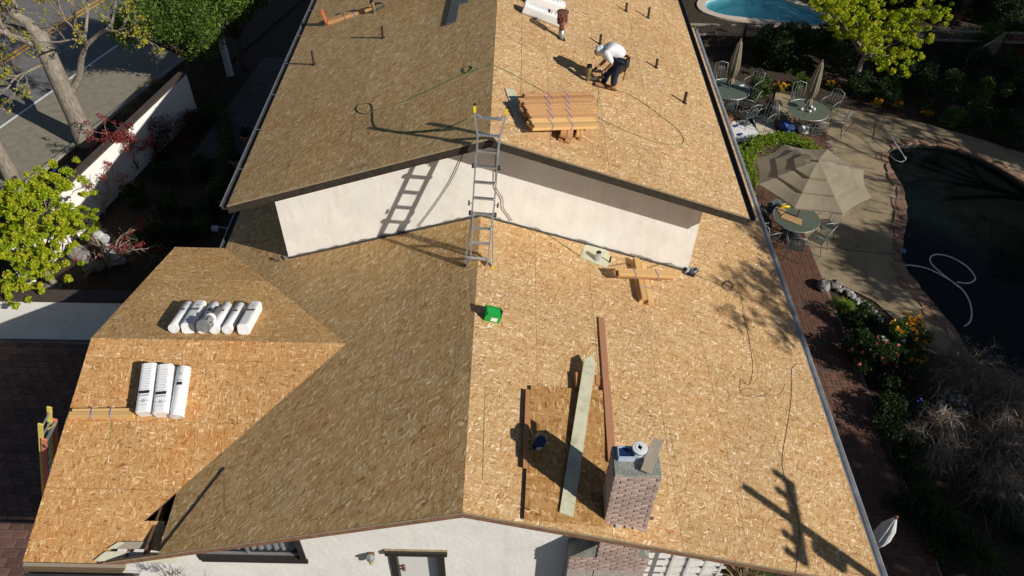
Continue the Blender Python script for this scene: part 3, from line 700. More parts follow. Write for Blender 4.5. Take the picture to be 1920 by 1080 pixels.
# green spray and chalk marks on the boards
rs = random.Random(12)
simple('chalk_green', (.12, .21, .06), .9, var=.5, scale=40); simple('chalk_red', (.5, .12, .06), .9, var=.5, scale=30)
def chalk(pl, a, b, w=.012, mat='chalk_green'):
    A, B = P(a[0], a[1], pl, .0055), P(b[0], b[1], pl, .0055); d = (B - A).normalized(); sdv = d.cross(pl[0])
    MB().add([A - sdv * w / 2, B - sdv * w / 2, B + sdv * w / 2, A + sdv * w / 2], [(0, 1, 2, 3)]).build('chalk_line', mat, house)
for pl, a, b in [(UL, (765, 130), (790, 60)), (UL, (655, 275), (672, 190)), (UL, (577, 245), (590, 195)), (UL, (748, 275), (756, 225)), (UR, (979, 30), (977, 180)), (LL, (420, 878), (421, 960)), (LL, (300, 1032), (418, 985)), (LL, (800, 940), (803, 845)), (LL, (700, 800), (712, 700)), (LL, (560, 640), (585, 560)), (LR, (905, 900), (910, 720)), (LR, (1255, 800), (1268, 870)), (LR, (1392, 560), (1412, 680)), (WF, (560, 690), (470, 700)), (LL, (600, 470), (690, 450)), (UR, (1120, 200), (1125, 140))]:
    chalk(pl, a, b, .006)
chalk(LR, (1215, 985), (1290, 1004), .012, 'chalk_red'); chalk(WF, (210, 788), (206, 826), .01)
# ---- chimney: real bricks round a mortar core
CX0, CX1, CY0, CY1, CZT = 2.20, 2.89, .25, .75, 5.06
chim = MB().span((CX0 + .012, CY0 + .012, 0), (CX1 - .012, CY1 - .012, CZT)).build('chimney', 'mortar', house)
SX0, SX1 = 1.74, 3.10
MB().span((SX0 + .012, CY0 + .022, 0), (SX1 - .012, .6, 2.42)).build('chimney_base', 'mortar', chim)
MB().prism([(CX0 + .005, CY0 + .02, 2.95), (SX0, CY0 + .02, 2.44), (CX0 + .005, CY0 + .02, 2.44)], (0, .34, 0)).build('chimney_shoulder', 'mortar_cap', chim)
MB().prism([(CX1 - .005, CY0 + .02, 2.95), (SX1, CY0 + .02, 2.44), (CX1 - .005, CY0 + .02, 2.44)], (0, .34, 0)).build('chimney_shoulder', 'mortar_cap', chim)
cp = MB(); cp.prism([(CX0 - .004, CY0 - .004, CZT - .005), (CX1 + .004, CY0 - .004, CZT - .005), (CX1 + .004, CY1 + .004, CZT - .005), (CX0 - .004, CY1 + .004, CZT - .005)], (0, 0, .035)); cp.build('chimney_cap', 'mortar_cap', chim, bevel=.015)
ubk = MB().box((0, 0, 0), .098, .03, .0335).build('brick', 'brick', chim, bevel=.005); first = True
def brick(x, y, z, rot):
    global first
    o = ubk if first else ubk.copy()
    if not first: COL.objects.link(o); o.parent = chim
    first = False; o.location = (x + random.uniform(-.003, .003), y + random.uniform(-.003, .003), z); o.rotation_euler = (0, 0, rot + random.uniform(-.012, .012)); return o
def course(z, r, x0, x1, y0, y1, sides='fblr'):
    s = (r % 2) * .1035
    n = 8
    for side in sides:
        a, b = (x0, x1) if side in 'fb' else (y0, y1)
        t = a - s + .1035
        while t - .095 < b - .02:
            lo, hi = max(t - .095, a), min(t + .095, b)
            if hi - lo > .04:
                c = (lo + hi) / 2; o = brick(*((c, y0 + .03, z, 0) if side == 'f' else (c, y1 - .03, z, 0) if side == 'b' else (x0 + .03, c, z, R(90)) if side == 'l' else (x1 - .03, c, z, R(90)))); o.scale = ((hi - lo) / .19, 1, 1)
            t += .207
zc = 3.18; r = 0
while zc < CZT - .02:
    course(zc, r, CX0, CX1, CY0, CY1, 'flr' if zc > 3.35 else 'f'); zc += .0745; r += 1
zc = 3.18 - .0745; r = 1
while zc > 2.0:
    course(zc, r, CX0 if zc > 2.44 else SX0, CX1 if zc > 2.44 else SX1, CY0, CY1, 'f' if zc > 2.3 else 'f'); zc -= .0745; r += 1
# torn flashing at the chimney foot
MB().bar(P(1136, 962, LR, .0) + V((0, -.02, .10)), P(1221, 978, LR, .0) + V((0, -.02, .10)), .02, .07, (0, 0, 1)).build('flashing', 'brown_metal', chim)
m = MB(); rs = random.Random(3)
for k in range(9):
    a = P(1140 + k * 8.5, 980 + k * 1.2 + rs.uniform(-3, 4), LR, .004); m.box(a + V((0, 0, .015)), rs.uniform(.02, .05), rs.uniform(.02, .05), .014, (V((1, rs.uniform(-.5, .5), -.3)).normalized(), V((rs.uniform(-.4, .4), 1, 0)).normalized(), V((.3, 0, 1)).normalized()))
m.build('broken_mortar', 'mortar', chim)
# wall lamp by the door
lp = thing('wall_lamp', P(697, 1037, FWALL), 'small brass wall lantern left of the front door', 'lamp')
c = V(P(697, 1038, FWALL)); MB().span((c.x - .05, .565, c.z - .05), (c.x + .05, .5995, c.z + .07)).build('back_plate', 'brown_metal', lp)
MB().lathe([(.0, .07), (.07, .04), (.075, .0), (.06, -.01)], (c.x + .0, .49, c.z + .04), (0, 0, 1), 8).build('lamp_hood', 'galv', lp)
MB().lathe([(.05, .03), (.045, -.12), (.02, -.14)], (c.x, .49, c.z), (0, 0, 1), 8).build('lamp_shade', 'lamp_glass', lp)

# ================================================================ things on the roof
def yplane(y): return plane((0, -1, 0), (0, y, 0))
def frame(pl, a, b):
    """origin and axes of a thing lying on a roof plane from pixel a to pixel b"""
    A, B = P(a[0], a[1], pl), P(b[0], b[1], pl); n = pl[0]; d = (B - A).normalized(); return A, B, d, n.cross(d).normalized(), n
# ---- vent pipes
def vent_pipe(pl, base, top, label, r=.032):
    b = P(base[0], base[1], pl); h = .05
    best = min((abs((inview(b + V((0, 0, q / 200)), 500) or (0, 1e6))[1] - top[1]), q / 200) for q in range(4, 160)); h = best[1]
    t = thing('vent_pipe', b, label, 'vent pipe', 'plumbing vent pipes on the roof')
    MB().tube([b - V((0, 0, .05)), b + V((0, 0, h)), b + V((0, 0, h)), b + V((0, 0, h - .04))], [r, r, r * .8, r * .8], 10).build('pipe', 'pipe_brown', t)
    n = pl[0]; MB().lathe([(r * 1.9, 0), (r * 1.9, .004), (r * 1.15, .02)], b + n * .004, n, 12).build('collar', 'dark_metal', t)
vent_pipe(UL, (718, 71), (714.5, 50.5), 'dark vent pipe on the shaded slope below the orange board')
vent_pipe(UL, (589, 121), (585, 96), 'dark vent pipe close to the left gutter of the upper roof')
vent_pipe(UR, (1173.5, 21), (1175, 6), 'topmost dark vent pipe on the sunny slope, near the upper edge')
vent_pipe(UR, (1215, 34), (1218, 14), 'dark vent pipe just right of the topmost one')
vent_pipe(UR, (1125, 83), (1127, 65), "dark vent pipe directly behind the bent worker's back")
vent_pipe(UR, (1230, 127), (1231.5, 111), 'short dark vent pipe right of the bent worker')
vent_pipe(UR, (1283, 193), (1286.5, 173), 'dark vent pipe nearest the right gutter of the upper roof', .036)
# ---- brown flue with louvred cap
b = P(1052, 72, UR); t = thing('flue_vent', b, 'brown metal flue with a louvred cap on a grey stub', 'flue')
MB().tube([b - V((0, 0, .05)), b + V((0, 0, .22))], .068, 16).build('flue_stub', 'galv', t, smooth=True)
MB().tube([b + V((0, 0, .2)), b + V((0, 0, .40))], .062, 16).build('flue_pipe', 'brown_metal', t, smooth=True)
MB().lathe([(.062, .34), (.125, .39), (.125, .40), (.062, .45)], b, n=18).build('storm_collar', 'brown_metal', t, smooth=True)
cap_ = MB().lathe([(.09, .44), (.135, .46), (.135, .47), (.09, .48)], b, n=12).build('flue_cap', 'brown_metal', t)
for k in range(10):
    a = k * math.tau / 10; MB().box(b + V((math.cos(a) * .118, math.sin(a) * .118, .555)), .004, .026, .09, (V((math.cos(a), math.sin(a), 0)), V((-math.sin(a), math.cos(a), 0)), V((0, 0, 1)))).build('louvre', 'brown_metal', cap_)
MB().lathe([(.145, .64), (.145, .66), (.05, .68), (0, .68)], b, n=12).build('cap_top', 'brown_metal', cap_)
MB().box(b + UR[0] * .004, .10, .10, .003, (V((UR[0].z, 0, -UR[0].x)), V((0, 1, 0)), UR[0])).build('base_flashing', 'black_plastic', t)
# ---- cedar bundles: boards and two purple straps each
def bundle(pl, a, b, w, hgt, label, mats, lift=0.0, rows=2, cols=3, group=None, straps=(.36, .68), taper=0, seed=1, name='lumber_bundle', end=False):
    rs = random.Random(seed); A, B, d, s, n = frame(pl, a, b)
    A, B = A + n * lift, B + n * lift
    t = thing(name, (A + B) / 2, label, 'lumber', group)
    cw = w / cols; ch = hgt / rows
    for r_ in range(rows):
        for c_ in range(cols):
            o = s * (-w / 2 + cw * (c_ + .5)); e0, e1 = rs.uniform(-.05, .05), rs.uniform(-.04, .04); hh = ch * rs.uniform(.72, 1.0)
            MB().bar(A + o + n * (ch * r_) + d * e0, B + o + n * (ch * r_) + d * e1, cw * rs.uniform(.86, .96), hh, n).build('board', rs.choice(mats), t, bevel=.004)
    for f in straps:
        c = A + (B - A) * f; m = MB(); tt = .004; e = .006
        m.box(c + n * (hgt + e), .006, w / 2 + e + .002, tt / 2, (d, s, n))
        for sg in (-1, 1): m.box(c + s * (sg * (w / 2 + e)) + n * (hgt / 2), .006, tt / 2, hgt / 2, (d, s, n))
        m.build('strap', 'strap', t)
    return t
GB = 'cedar bundles stacked on the upper roof'
bundle(UR, (1066, 205), (1056, 268), .26, .17, 'cedar bundle lying crosswise beneath the stack, its end sticking out', ['cedar_red', 'cedar', 'cedar_light'], seed=21, straps=(.2, .5), rows=3, cols=2)
bundle(UR, (1086, 205), (1082, 262), .14, .15, 'narrow cedar bundle under the right side of the stack', ['cedar_red', 'cedar_light'], seed=22, straps=(.25,), rows=2, cols=2)
rowsb = [((972, 204), (1098, 199), 'topmost row of the cedar stack, farthest from the ridge ladder'), ((969, 214), (1099, 209), 'second cedar bundle from the top of the stack'), ((976, 226), (1101, 221), 'middle cedar bundle of the stack with reddish boards'),
         ((982, 239), (1102, 235), 'fourth cedar bundle from the top, pale orange'), ((986, 252), (1106, 248), 'nearest cedar bundle of the stack, at its front edge')]
for k, (a, b, lb) in enumerate(rowsb):
    bundle(UR, a, b, .245, .13, lb, [['cedar_red', 'cedar'], ['cedar_red', 'cedar'], ['cedar', 'cedar_red'], ['cedar_light', 'cedar'], ['cedar_light', 'pine']][k], lift=.175 + .01 * (k % 2), seed=30 + k, cols=2, rows=2, straps=(.37 - .02 * k, .63 - .01 * k), group=GB)
bundle(LR, (1194, 497), (1209, 572), .30, .17, 'thick cedar bundle lying down the slope under the crossing bundle', ['cedar_light', 'cedar_red', 'pine'], seed=41, rows=2, cols=2, straps=(.70,))
bundle(LR, (1146, 526), (1254, 531), .20, .12, 'cedar bundle laid across another one below the white gable', ['cedar', 'cedar_light', 'cedar_red'], lift=.185, seed=42, rows=2, cols=3, straps=(.30, .68))
bundle(WF, (137, 777), (252, 776), .17, .10, 'yellowish cedar bundle at the left edge of the wing roof', ['pine', 'cedar_light'], seed=43, rows=2, cols=3, straps=(.34, .65))
bundle(UL, (617, 43), (698, 15), .26, .09, 'orange cedar bundle on the shaded upper slope, nail gun at its end', ['cedar', 'cedar_light'], seed=44, rows=2, cols=3, straps=(.4, .62))
# small upright board at the end of that bundle
A = P(617, 45, UL); t = tag(MB().bar(A + V((-.06, 0, 0)), A + V((-.16, .05, .36)), .16, .02, (1, 0, .2)).build('upright_board', 'red_plastic'), 'short red board standing on edge at the end of the orange bundle', 'board')
# ---- single boards
def board(pl, a, b, w, h, label, mat, lift=0.0, lift2=None, cat='board', edge=None):
    A, B, d, s, n = frame(pl, a, b); l2 = lift if lift2 is None else lift2
    o = MB().bar(A + n * lift, B + n * l2, w, h, n).build('board', mat, bevel=.004); return tag(o, label, cat)
board(UR, (955, 168), (981, 246), .21, .02, 'pale green board lying beside the cedar stack, half in shadow', 'pale_board', .003)
board(UL, (865, -40), (847, 46), .26, .03, 'dark slate coloured board lying down the shaded upper slope', 'slate_board', .02)
board(UL, (884, -40), (871, 8), .22, .03, 'short dark board next to the slate coloured one at the top edge', 'slate_board', .01)
board(LR, (1126, 597), (1135, 720), .135, .035, 'upper part of a long reddish board pointing at the chimney', 'board_brown', .003)
board(LR, (1134, 716), (1144, 872), .15, .035, 'lower reddish board ending at the chimney side', 'board_brown', .045, .06)
board(LR, (987, 735), (982, 882), .085, .03, 'thin red board left of the strand board sheet', 'cedar_red', .055)
def sheet_on(pl, quad, h, lift, name, mat, label, cat):
    q = [P(a, b, pl, lift) for a, b in quad]; n = pl[0]
    return tag(MB().prism(q, n * h).build(name, mat), label, cat)
sheet_on(LR, [(995, 724), (1132, 733), (1134, 988), (982, 974)], .018, .045, 'strand_board_sheet', 'osb_old', 'loose darker strand board sheet lying left of the chimney', 'sheet')
sheet_on(LR, [(999, 729), (1136, 740), (1137, 980), (988, 966)], .04, .004, 'strand_board_sheet', 'osb_old', 'strand board sheet underneath the loose darker sheet', 'sheet')
# short brown offcuts that carry the pale board
for k, (x0, ln) in enumerate([(1078, 26), (1090, 24), (1106, 24), (1115, 22)]):
    board(LR, (x0, 706 + k * 1.5), (x0 + 1, 706 + ln), .085, .07, ['short brown offcut left of the pale green board', 'short brown offcut under the upper end of the pale green board', 'short brown offcut right of the pale green board', 'rightmost short brown offcut above the strand board sheet'][k], ['cedar_red', 'board_brown', 'cedar', 'cedar_red'][k], .064)
A, B, d, s, n = frame(LR, (1098, 690), (1058, 970))
MB_ = MB(); wv = .115; A2, B2 = A + n * .19, B + n * .07; dd = (B2 - A2).normalized(); ss = n.cross(dd).normalized()
pts = [A2 - ss * wv * .55 + dd * .0, A2 + ss * wv * .2 - dd * .16, A2 + ss * wv - dd * .0, B2 + ss * wv, B2 - ss * wv]
pts[0] = A2 - ss * wv
tag(MB_.prism(pts, n * .022).build('long_board', 'pale_board'), 'long pale green board lying over the loose sheet, crossed by the chimney shadow', 'board')
# stick by the paint can, boards by the open corner
A = P(1000, 820, LR, .07); tag(MB().bar(A, A + V((-.05, .12, .08)), .012, .012).build('stir_stick', 'pale_board_edge'), 'thin stirring stick in the blue paint can', 'stick')
board(LL, (421, 877), (299, 1033), .04, .012, 'thin dark strip lying along the lower left slope', 'dark_metal', .004)  # narrow dark line on the slope, built as a raised strip
sheet_on(WF, [(176, 1052), (199, 1034), (334, 1037), (334, 1055)], .02, .012, 'pale_sheet', 'pale_board_edge', 'cream board lying on the wing eave below the open corner', 'board')
sheet_on(WF, [(203, 1029), (222, 1017), (236, 1017), (218, 1029)], .02, .012, 'pale_offcut', 'pale_board_edge', 'small cream offcut above the cream board', 'offcut')
sheet_on(WF, [(220, 1029), (238, 1016), (290, 1016), (279, 1030)], .02, .012, 'brown_sheet', 'weathered', 'grey brown offcut beside the small cream one', 'offcut')
# ---- wrapped rolls of roofing felt with printed labels
def printbits(m_black, m_grey, c, d, s, n, w, rs, flip=1):
    """small printed blocks on a flat wrapper face: c centre, d along, s across"""
    L = .46
    m_black.box(c + d * (.10 * flip), .028, w * .34, .0006, (d, s, n)); m_grey.box(c + d * (.165 * flip), .014, w * .33, .0006, (d, s, n))
    m_grey.lathe([(.0, 0), (.035, 0), (.035, .0006), (0, .0006)], c + d * (.27 * flip), n, 12); m_grey.box(c + d * (.27 * flip), .006, w * .42, .0007, (d, s, n)); m_grey.box(c + d * (.345 * flip), .005, w * .25, .0006, (d, s, n))
    for k in range(9): m_grey.box(c + d * (.045 - .05 * k) * flip, .004, w * rs.uniform(.2, .4), .0006, (d, s, n))
def roll(pl, a, b, r, label, lift=0, square=False, seed=0, group=None, dtop=None, flip=1, L=.92):
    rs = random.Random(seed); A, B, d, s, n = frame(pl, a, b); A = A + n * lift
    B = A + d * L
    t = thing('felt_roll' if not square else 'felt_package', (A + B) / 2, label, 'roofing felt', group)
    c0, c1 = A + n * r, B + n * r; mb, mg = MB(), MB()
    if square:
        k = 10; prof = []
        for i in range(24):
            ang = math.tau * i / 24; e = 5.0; cs, sn_ = math.cos(ang), math.sin(ang)
            rr = r * (1 / (abs(cs) ** e + abs(sn_) ** e)) ** (1 / e); prof.append((cs * rr, sn_ * rr))
        vs = []
        for j, (f, sc) in enumerate([(0, .93), (.012, 1), (.5, .99), (.988, 1), (1, .93)]):
            p = c0 + (c1 - c0) * f; vs += [p + s * (x * sc) + n * (y * sc) for x, y in prof]
        N_ = 24; fs = [(j * N_ + i, j * N_ + (i + 1) % N_, (j + 1) * N_ + (i + 1) % N_, (j + 1) * N_ + i) for j in range(4) for i in range(N_)] + [tuple(range(N_ - 1, -1, -1)), tuple(range(4 * N_, 5 * N_))]
        MB().add(vs, fs).build('wrapper', 'wrap', t)
        printbits(mb, mg, (c0 + c1) / 2 + n * (r * .995 + .0012), d, s, n, r * 2, rs, flip)
    else:
        MB().tube([c0, c0 + d * .004, c1 - d * .004, c1], [r * .97, r, r, r * .97], 28, cap=False).build('wrapper', 'wrap', t, smooth=True)
        for c, sg in ((c0, -1), (c1, 1)):
            MB().lathe([(r * .97, 0), (r * .5, .002), (r * .44, -.01), (r * .43, -.06), (0, -.06)], c, d * sg, 24, cap=False).build('roll_end', ['wrap', 'felt'][0], t)
            MB().lathe([(r * .43, -.008), (0, -.008)], c, d * sg, 16, cap=False).build('core_hole', 'felt', t)
            m = MB(); sp = [c + d * (sg * .003) + (s * math.cos(q) + n * math.sin(q)) * r * (.38 + .55 * q / (6 * math.pi)) for q in [i * .3 for i in range(int(6 * math.pi / .3))]]
            m.tube(sp, .0016, 4).build('wound_edge', 'print_grey', t)
        # print follows the roll: thin curved patches
        def patch(m, f0, f1, a0, a1):
            vs = []; K = 6
            for f in (f0, f1):
                for i in range(K + 1):
                    q = a0 + (a1 - a0) * i / K; vs.append(A + d * (L * f) + n * r + (s * math.cos(q) + n * math.sin(q)) * (r + .0015))
            m.add(vs, [(i, i + 1, K + 2 + i, K + 1 + i) for i in range(K)])
        ff = (lambda f: f) if flip > 0 else (lambda f: 1 - f)
        patch(mb, ff(.60), ff(.66), 1.15, 2.0); patch(mg, ff(.68), ff(.71), 1.15, 2.0); patch(mg, ff(.80), ff(.86), 1.35, 1.8)
        for k in range(9): patch(mg, ff(.12 + .05 * k), ff(.126 + .05 * k), 1.1 + rs.uniform(0, .2), 1.9 + rs.uniform(-.2, .2))
    mb.build('printed_block', 'print_black', t); mg.build('printed_lines', 'print_grey', t)
    # dark tie tape
    return t
GR = 'wrapped felt on the back slope of the wing'
roll(WB, (327, 625), (362, 571), .105, 'leftmost felt roll of the six on the wing, casting the long shadow', seed=1, group=GR)
roll(WB, (353, 626), (386, 570), .118, 'square white felt package second from the left in the wing row', seed=2, square=True, group=GR)
roll(WB, (379, 626), (411, 570), .105, 'felt roll under the grey vent cap on the wing', seed=3, group=GR)
roll(WB, (403, 627), (434, 572), .105, 'felt roll just right of the grey vent cap', seed=4, group=GR)
roll(WB, (427, 627), (459, 572), .103, 'last round felt roll before the right square package on the wing', seed=5, group=GR)
roll(WB, (458, 628), (487, 574), .12, 'square felt package at the right end of the wing row', seed=6, square=True, group=GR)
G3 = 'three felt packages on the front slope of the wing'
roll(WF, (277, 781), (289, 690), .135, 'left square felt package of the three beside the yellow bundle', seed=7, square=True, group=G3, flip=-1, L=.95)
roll(WF, (309, 783), (319, 690), .138, 'middle square felt package of three on the front wing slope', seed=8, square=True, group=G3, flip=-1, L=.95)
roll(WF, (336, 786), (350, 697), .125, 'round felt roll right of two square packages on the front wing slope', seed=9, group=G3, flip=1, L=.95)
GU = 'felt packages at the top of the upper roof'
roll(UR, (978, 22), (1040, 46), .135, 'near white felt package at the top of the roof beside the brown flue', seed=10, group=GU, L=1.02, square=True)
roll(UR, (984, 2), (1040, 20), .135, 'far white felt package at the top edge of the picture', seed=11, group=GU, L=.98, square=True)
# wedge that stops the near roll
A = P(1041, 48, UR); tag(MB().prism([A, A + V((.12, .02, -.03)), A + V((.05, .16, -.01))], (0, 0, .1)).build('wood_wedge', 'cedar'), 'small wooden block stopping the near felt package beside the flue', 'block')
# ---- grey vent cap lying on the rolls
A = P(381, 612, WB, .30); B = P(423, 563, WB, .27); d = (B - A).normalized(); t = thing('chimney_cowl', (A + B) / 2, 'grey metal flue cap lying on top of the felt rolls', 'vent cap')
MB().lathe([(.0, 0), (.135, .0), (.14, .015), (.14, .03)], A, d, 20).build('cap_disc', 'galv', t, smooth=False)
for k in range(10):
    q = k * math.tau / 10; u = d.orthogonal().normalized(); w = d.cross(u); e = u * math.cos(q) + w * math.sin(q); MB().box(A + d * .09 + e * .13, .07, .03, .003, (d, e.cross(d), e)).build('louvre', 'galv', t)
MB().lathe([(.14, .15), (.11, .19), (.085, .2), (.085, .30), (.10, .31), (.10, .37), (.08, .38), (.08, .68)], A, d, 20).build('cap_stem', 'galv', t, smooth=True)
MB().lathe([(.088, .30), (.103, .31), (.103, .36), (.088, .37)], A, d, 20).build('label_band', 'wrap', t)

# ---- aluminium multi-position ladder
Lb = V((.02, 5.37, G + .0)); Lt_ = V((XU - .02, Y2 - .10, G + DZ + .08)); Lb = P(898, 494, G); ld = (Lt_ - Lb).normalized(); ls = V((1, 0, .0)); ls = (ls - ld * ls.dot(ld)).normalized(); ln = ls.cross(ld).normalized()
if ln.y > 0: ln = -ln
t = thing('aluminium_ladder', Lb, 'aluminium multi-position ladder leaning on the ridge of the white gable', 'ladder')
def LP(x, l, o=0): return Lb + ls * x + ld * l + ln * o
def lscan(py):  # distance along the ladder that projects to picture row py
    return min((abs((inview(LP(0, q / 200), 900) or (0, 1e6))[1] - py), q / 200) for q in range(-40, 900))[1]
rl = [lscan(y) for y in (485, 456, 428.5, 401, 372, 342.5, 313, 284, 254, 222)]
LT = lscan(203)
for sg in (-1, 1):
    MB().bar(LP(sg * .17, -.02, .02), LP(sg * .185, rl[3] + .05, .02), .026, .06, ln, False).build('inner_rail', 'alum', t)
    MB().bar(LP(sg * .275, -.05, -.03), LP(sg * .205, rl[2] + .1, -.02), .028, .065, ln, False).build('flared_rail', 'alum', t)
    MB().bar(LP(sg * .205, rl[2] + .08, -.022), LP(sg * .205, rl[8], -.022), .028, .065, ln, False).build('outer_rail', 'alum', t)
    MB().bar(LP(sg * .19, rl[7] - .05, .02), LP(sg * .20, rl[8] + .02, .02), .026, .06, ln, False).build('inner_rail', 'alum', t)
    MB().bar(LP(sg * .205, rl[8] - .03, -.02), LP(sg * .285, LT - .09, -.02), .028, .065, ln, False).build('top_rail', 'alum', t)
    MB().bar(LP(sg * .283, LT - .10, -.02), LP(sg * .293, LT + .02, -.02), .045, .08, ln, False).build('rubber_tip', 'yellow_plastic', t)
    MB().bar(LP(sg * .294, LT + .02, -.02), LP(sg * .297, LT + .055, -.02), .047, .082, ln, False).build('tip_pad', 'black_plastic', t)
    MB().bar(LP(sg * .13, rl[9], -.0), LP(sg * .265, LT - .12, -.0), .018, .03, ln, False).build('brace', 'alum', t)
    MB().bar(LP(sg * .16, rl[0] - .01, -.0), LP(sg * .265, -.0, -.0), .018, .03, ln, False).build('brace', 'alum', t)
    MB().bar(LP(sg * .278, -.10, -.03), LP(sg * .275, -.03, -.03), .05, .08, ln, False).build('foot', ['black_plastic', 'yellow_plastic'][sg > 0], t)
    for l, r_ in ((rl[6], .05), (rl[3], .055)):
        MB().lathe([(0, 0), (r_ * .8, 0), (r_, .02), (r_ * .8, .045), (0, .05)], LP(sg * .222, l), ls * sg, 14).build('hinge_knob', 'black_plastic', t)
    MB().tube([LP(sg * .21, rl[3] + .2), LP(sg * .27, rl[3] + .2)], .01, 8).build('lock_pin', 'alum', t)
    MB().bar(LP(sg * .275, rl[3] + .15), LP(sg * .28, rl[3] + .25), .022, .03, ls, False).build('lock_tab', 'black_plastic', t)
for k, l in enumerate(rl):
    hw_ = .25 if k == 0 else .2 if k < 9 else .225
    MB().bar(LP(-hw_, l, .0), LP(hw_, l, .0), .075, .03, ld + ln * .25, False).build('rung', 'alum', t, bevel=.006)
# ---- yellow / orange extension ladder at the wing's gable end
bx_ = -8.8; ey = P(90, 850, plane((1, 0, 0), (WX0 - .12, 0, 0))).y
yt = P(97, 764, plane((1, 0, 0), (-7.5, 0, 0))); yb_ = P(80, 795, plane((1, 0, 0), (-7.5, 0, 0)))
t = thing('extension_ladder', (bx_, yt.y, 0), 'yellow and orange fibreglass extension ladder at the left wing gable', 'ladder')
ytop = max(yt.z, yb_.z); wl_ = max(.36, min(.5, abs(yt.y - yb_.y))); yc = (yt.y + yb_.y) / 2
def EL(dy, z, o=0): f = z / ytop; return V((bx_ + (-7.5 - bx_) * f + o, yc + dy, z))
simple('fibre_yellow', (.62, .50, .12), .6, var=.1); simple('fibre_orange', (.60, .20, .13), .6, var=.12)
for sg in (-1, 1):
    MB().bar(EL(sg * wl_ / 2, .5, -.04), EL(sg * wl_ / 2, ytop, -.04), .03, .08, (1, 0, .2), False).build('upper_rail', 'fibre_yellow', t)
    MB().bar(EL(sg * (wl_ / 2 + .035), 0, .03), EL(sg * (wl_ / 2 + .035), ytop - .42, .03), .03, .09, (1, 0, .2), False).build('lower_rail', 'fibre_orange', t)
    MB().box(EL(sg * (wl_ / 2 + .052), ytop - .62, .03), .02, .004, .05).build('warning_label', 'print_black', t)
for k in range(int(ytop / .3)):
    z = .3 + k * .3; MB().tube([EL(-wl_ / 2, z, -.03), EL(wl_ / 2, z, -.03)], .017, 8).build('rung', 'alum', t)
MB().bar(EL(-wl_ / 2 - .03, ytop - .48, .07), EL(wl_ / 2 + .03, ytop - .48, .07), .05, .02).build('guide_bracket', 'alum', t)

# ---- green tool box, paint can, things on the chimney
A, B, d, s, n = frame(LR, (908, 602), (938, 603)); c = (A + B) / 2 + s * .10
t = thing('nail_box', c, 'open green plastic box near the lower ridge', 'box')
q = Matrix.Rotation(R(-12), 3, n); d2, s2 = q @ d, q @ s; hx, hy, hz = .15, .12, .17
bdy = MB()
for sg in (-1, 1):
    bdy.box(c + d2 * (sg * hx) + n * (hz / 2), .004, hy, hz / 2, (d2, s2, n)); bdy.box(c + s2 * (sg * hy) + n * (hz / 2), hx, .004, hz / 2, (d2, s2, n))
bdy.box(c + n * .004, hx, hy, .004, (d2, s2, n)); bdy.build('tub', 'green_plastic', t)
MB().box(c + n * (hz + .006) - s2 * .02, hx * .82, hy * .78, .006, (d2, s2, n)).build('lid', 'green_plastic', t)
MB().box(c - d2 * (hx + .005) + n * (hz + .03), .006, hy * .8, .04, (d2, s2, n)).build('lid_flap', 'green_plastic', t)
MB().box(c + d2 * (hx + .01) + s2 * .03 + n * .10, .012, .035, .08, (d2, s2, n)).build('handle', 'black_plastic', t)
MB().box(c - s2 * (hy + .006) + d2 * .03 + n * .08, .06, .001, .045, (d2, s2, n)).build('label', 'wrap', t)
A = P(1007, 838, LR, .065); t = thing('paint_can', A, 'small dark blue paint can standing on the loose sheet', 'can')
n = LR[0]; MB().lathe([(.082, 0), (.085, .005), (.085, .19), (.088, .195), (.075, .195), (.072, .12), (0, .12)], A, n, 22).build('can_body', 'bucket_blue', t, smooth=False)
MB().lathe([(.0, .10), (.070, .121)], A, n, 18).build('paint', 'black_plastic', t)
MB().box(A - V((0, .0865, 0)) + n * .08, .045, .0015, .05, (V((1, 0, 0)), V((0, 1, 0)), n)).build('can_label', 'print_grey', t)
m = MB(); m.tube([A + n * .19 + V((.088 * math.cos(a), .03 + .06 * math.sin(a), .09 * math.sin(a) + .0)) for a in [i * math.pi / 10 for i in range(11)]], .003, 5).build('bail_handle', 'alum', t)
zc_ = CZT + .032
t = thing('bucket', P(1200, 856, zc_), 'white bucket with round lid standing on the chimney top', 'bucket')
c = V((CX0 + .38, CY0 + .36, zc_)); MB().lathe([(.088, 0), (.10, .16), (.104, .16)], c, n=24).build('bucket_body', 'bucket_white', t, smooth=False); t.location = c
for ch in t.children: ch.location = V((0, 0, 0)); 
for o in list(t.children): bpy.data.objects.remove(o)
MB().lathe([(.088, 0), (.10, .16)], c, n=24).build('bucket_body', 'bucket_white', t)
MB().lathe([(.112, .16), (.112, .18), (.10, .185), (.07, .183), (.07, .19), (.03, .19), (.03, .186), (0, .186)], c, n=24).build('lid', 'bucket_white', t)
MB().tube([c + V((.105 * math.cos(a), .105 * math.sin(a), .13)) for a in [i * math.pi / 8 - 2.6 for i in range(9)]], .004, 5).build('handle', 'bucket_blue', t)
c2 = V((CX0 + .19, CY0 + .33, zc_)); t = thing('tool_tray', c2, 'pale blue tray left of the bucket on the chimney', 'tray'); m = MB()
simple('tray_blue', (.45, .55, .70), .5)
for sg in (-1, 1): m.box(c2 + V((sg * .12, 0, .06)), .006, .09, .06); m.box(c2 + V((0, sg * .09, .06)), .12, .006, .06)
m.box(c2 + V((0, 0, .006)), .12, .09, .006); m.build('tray_body', 'tray_blue', t); MB().box(c2 + V((-.03, 0, .05)), .07, .07, .035).build('tray_content', 'bucket_blue', t)
A = V((CX1 - .24, CY0 + .04, zc_ + .03)); B = V((CX1 - .02, CY0 + .50, zc_ + .19)); tag(MB().bar(A, B, .155, .022, (-.2, -.3, 1)).build('plank', 'weathered'), 'short weathered plank leaning across the chimney top', 'plank')
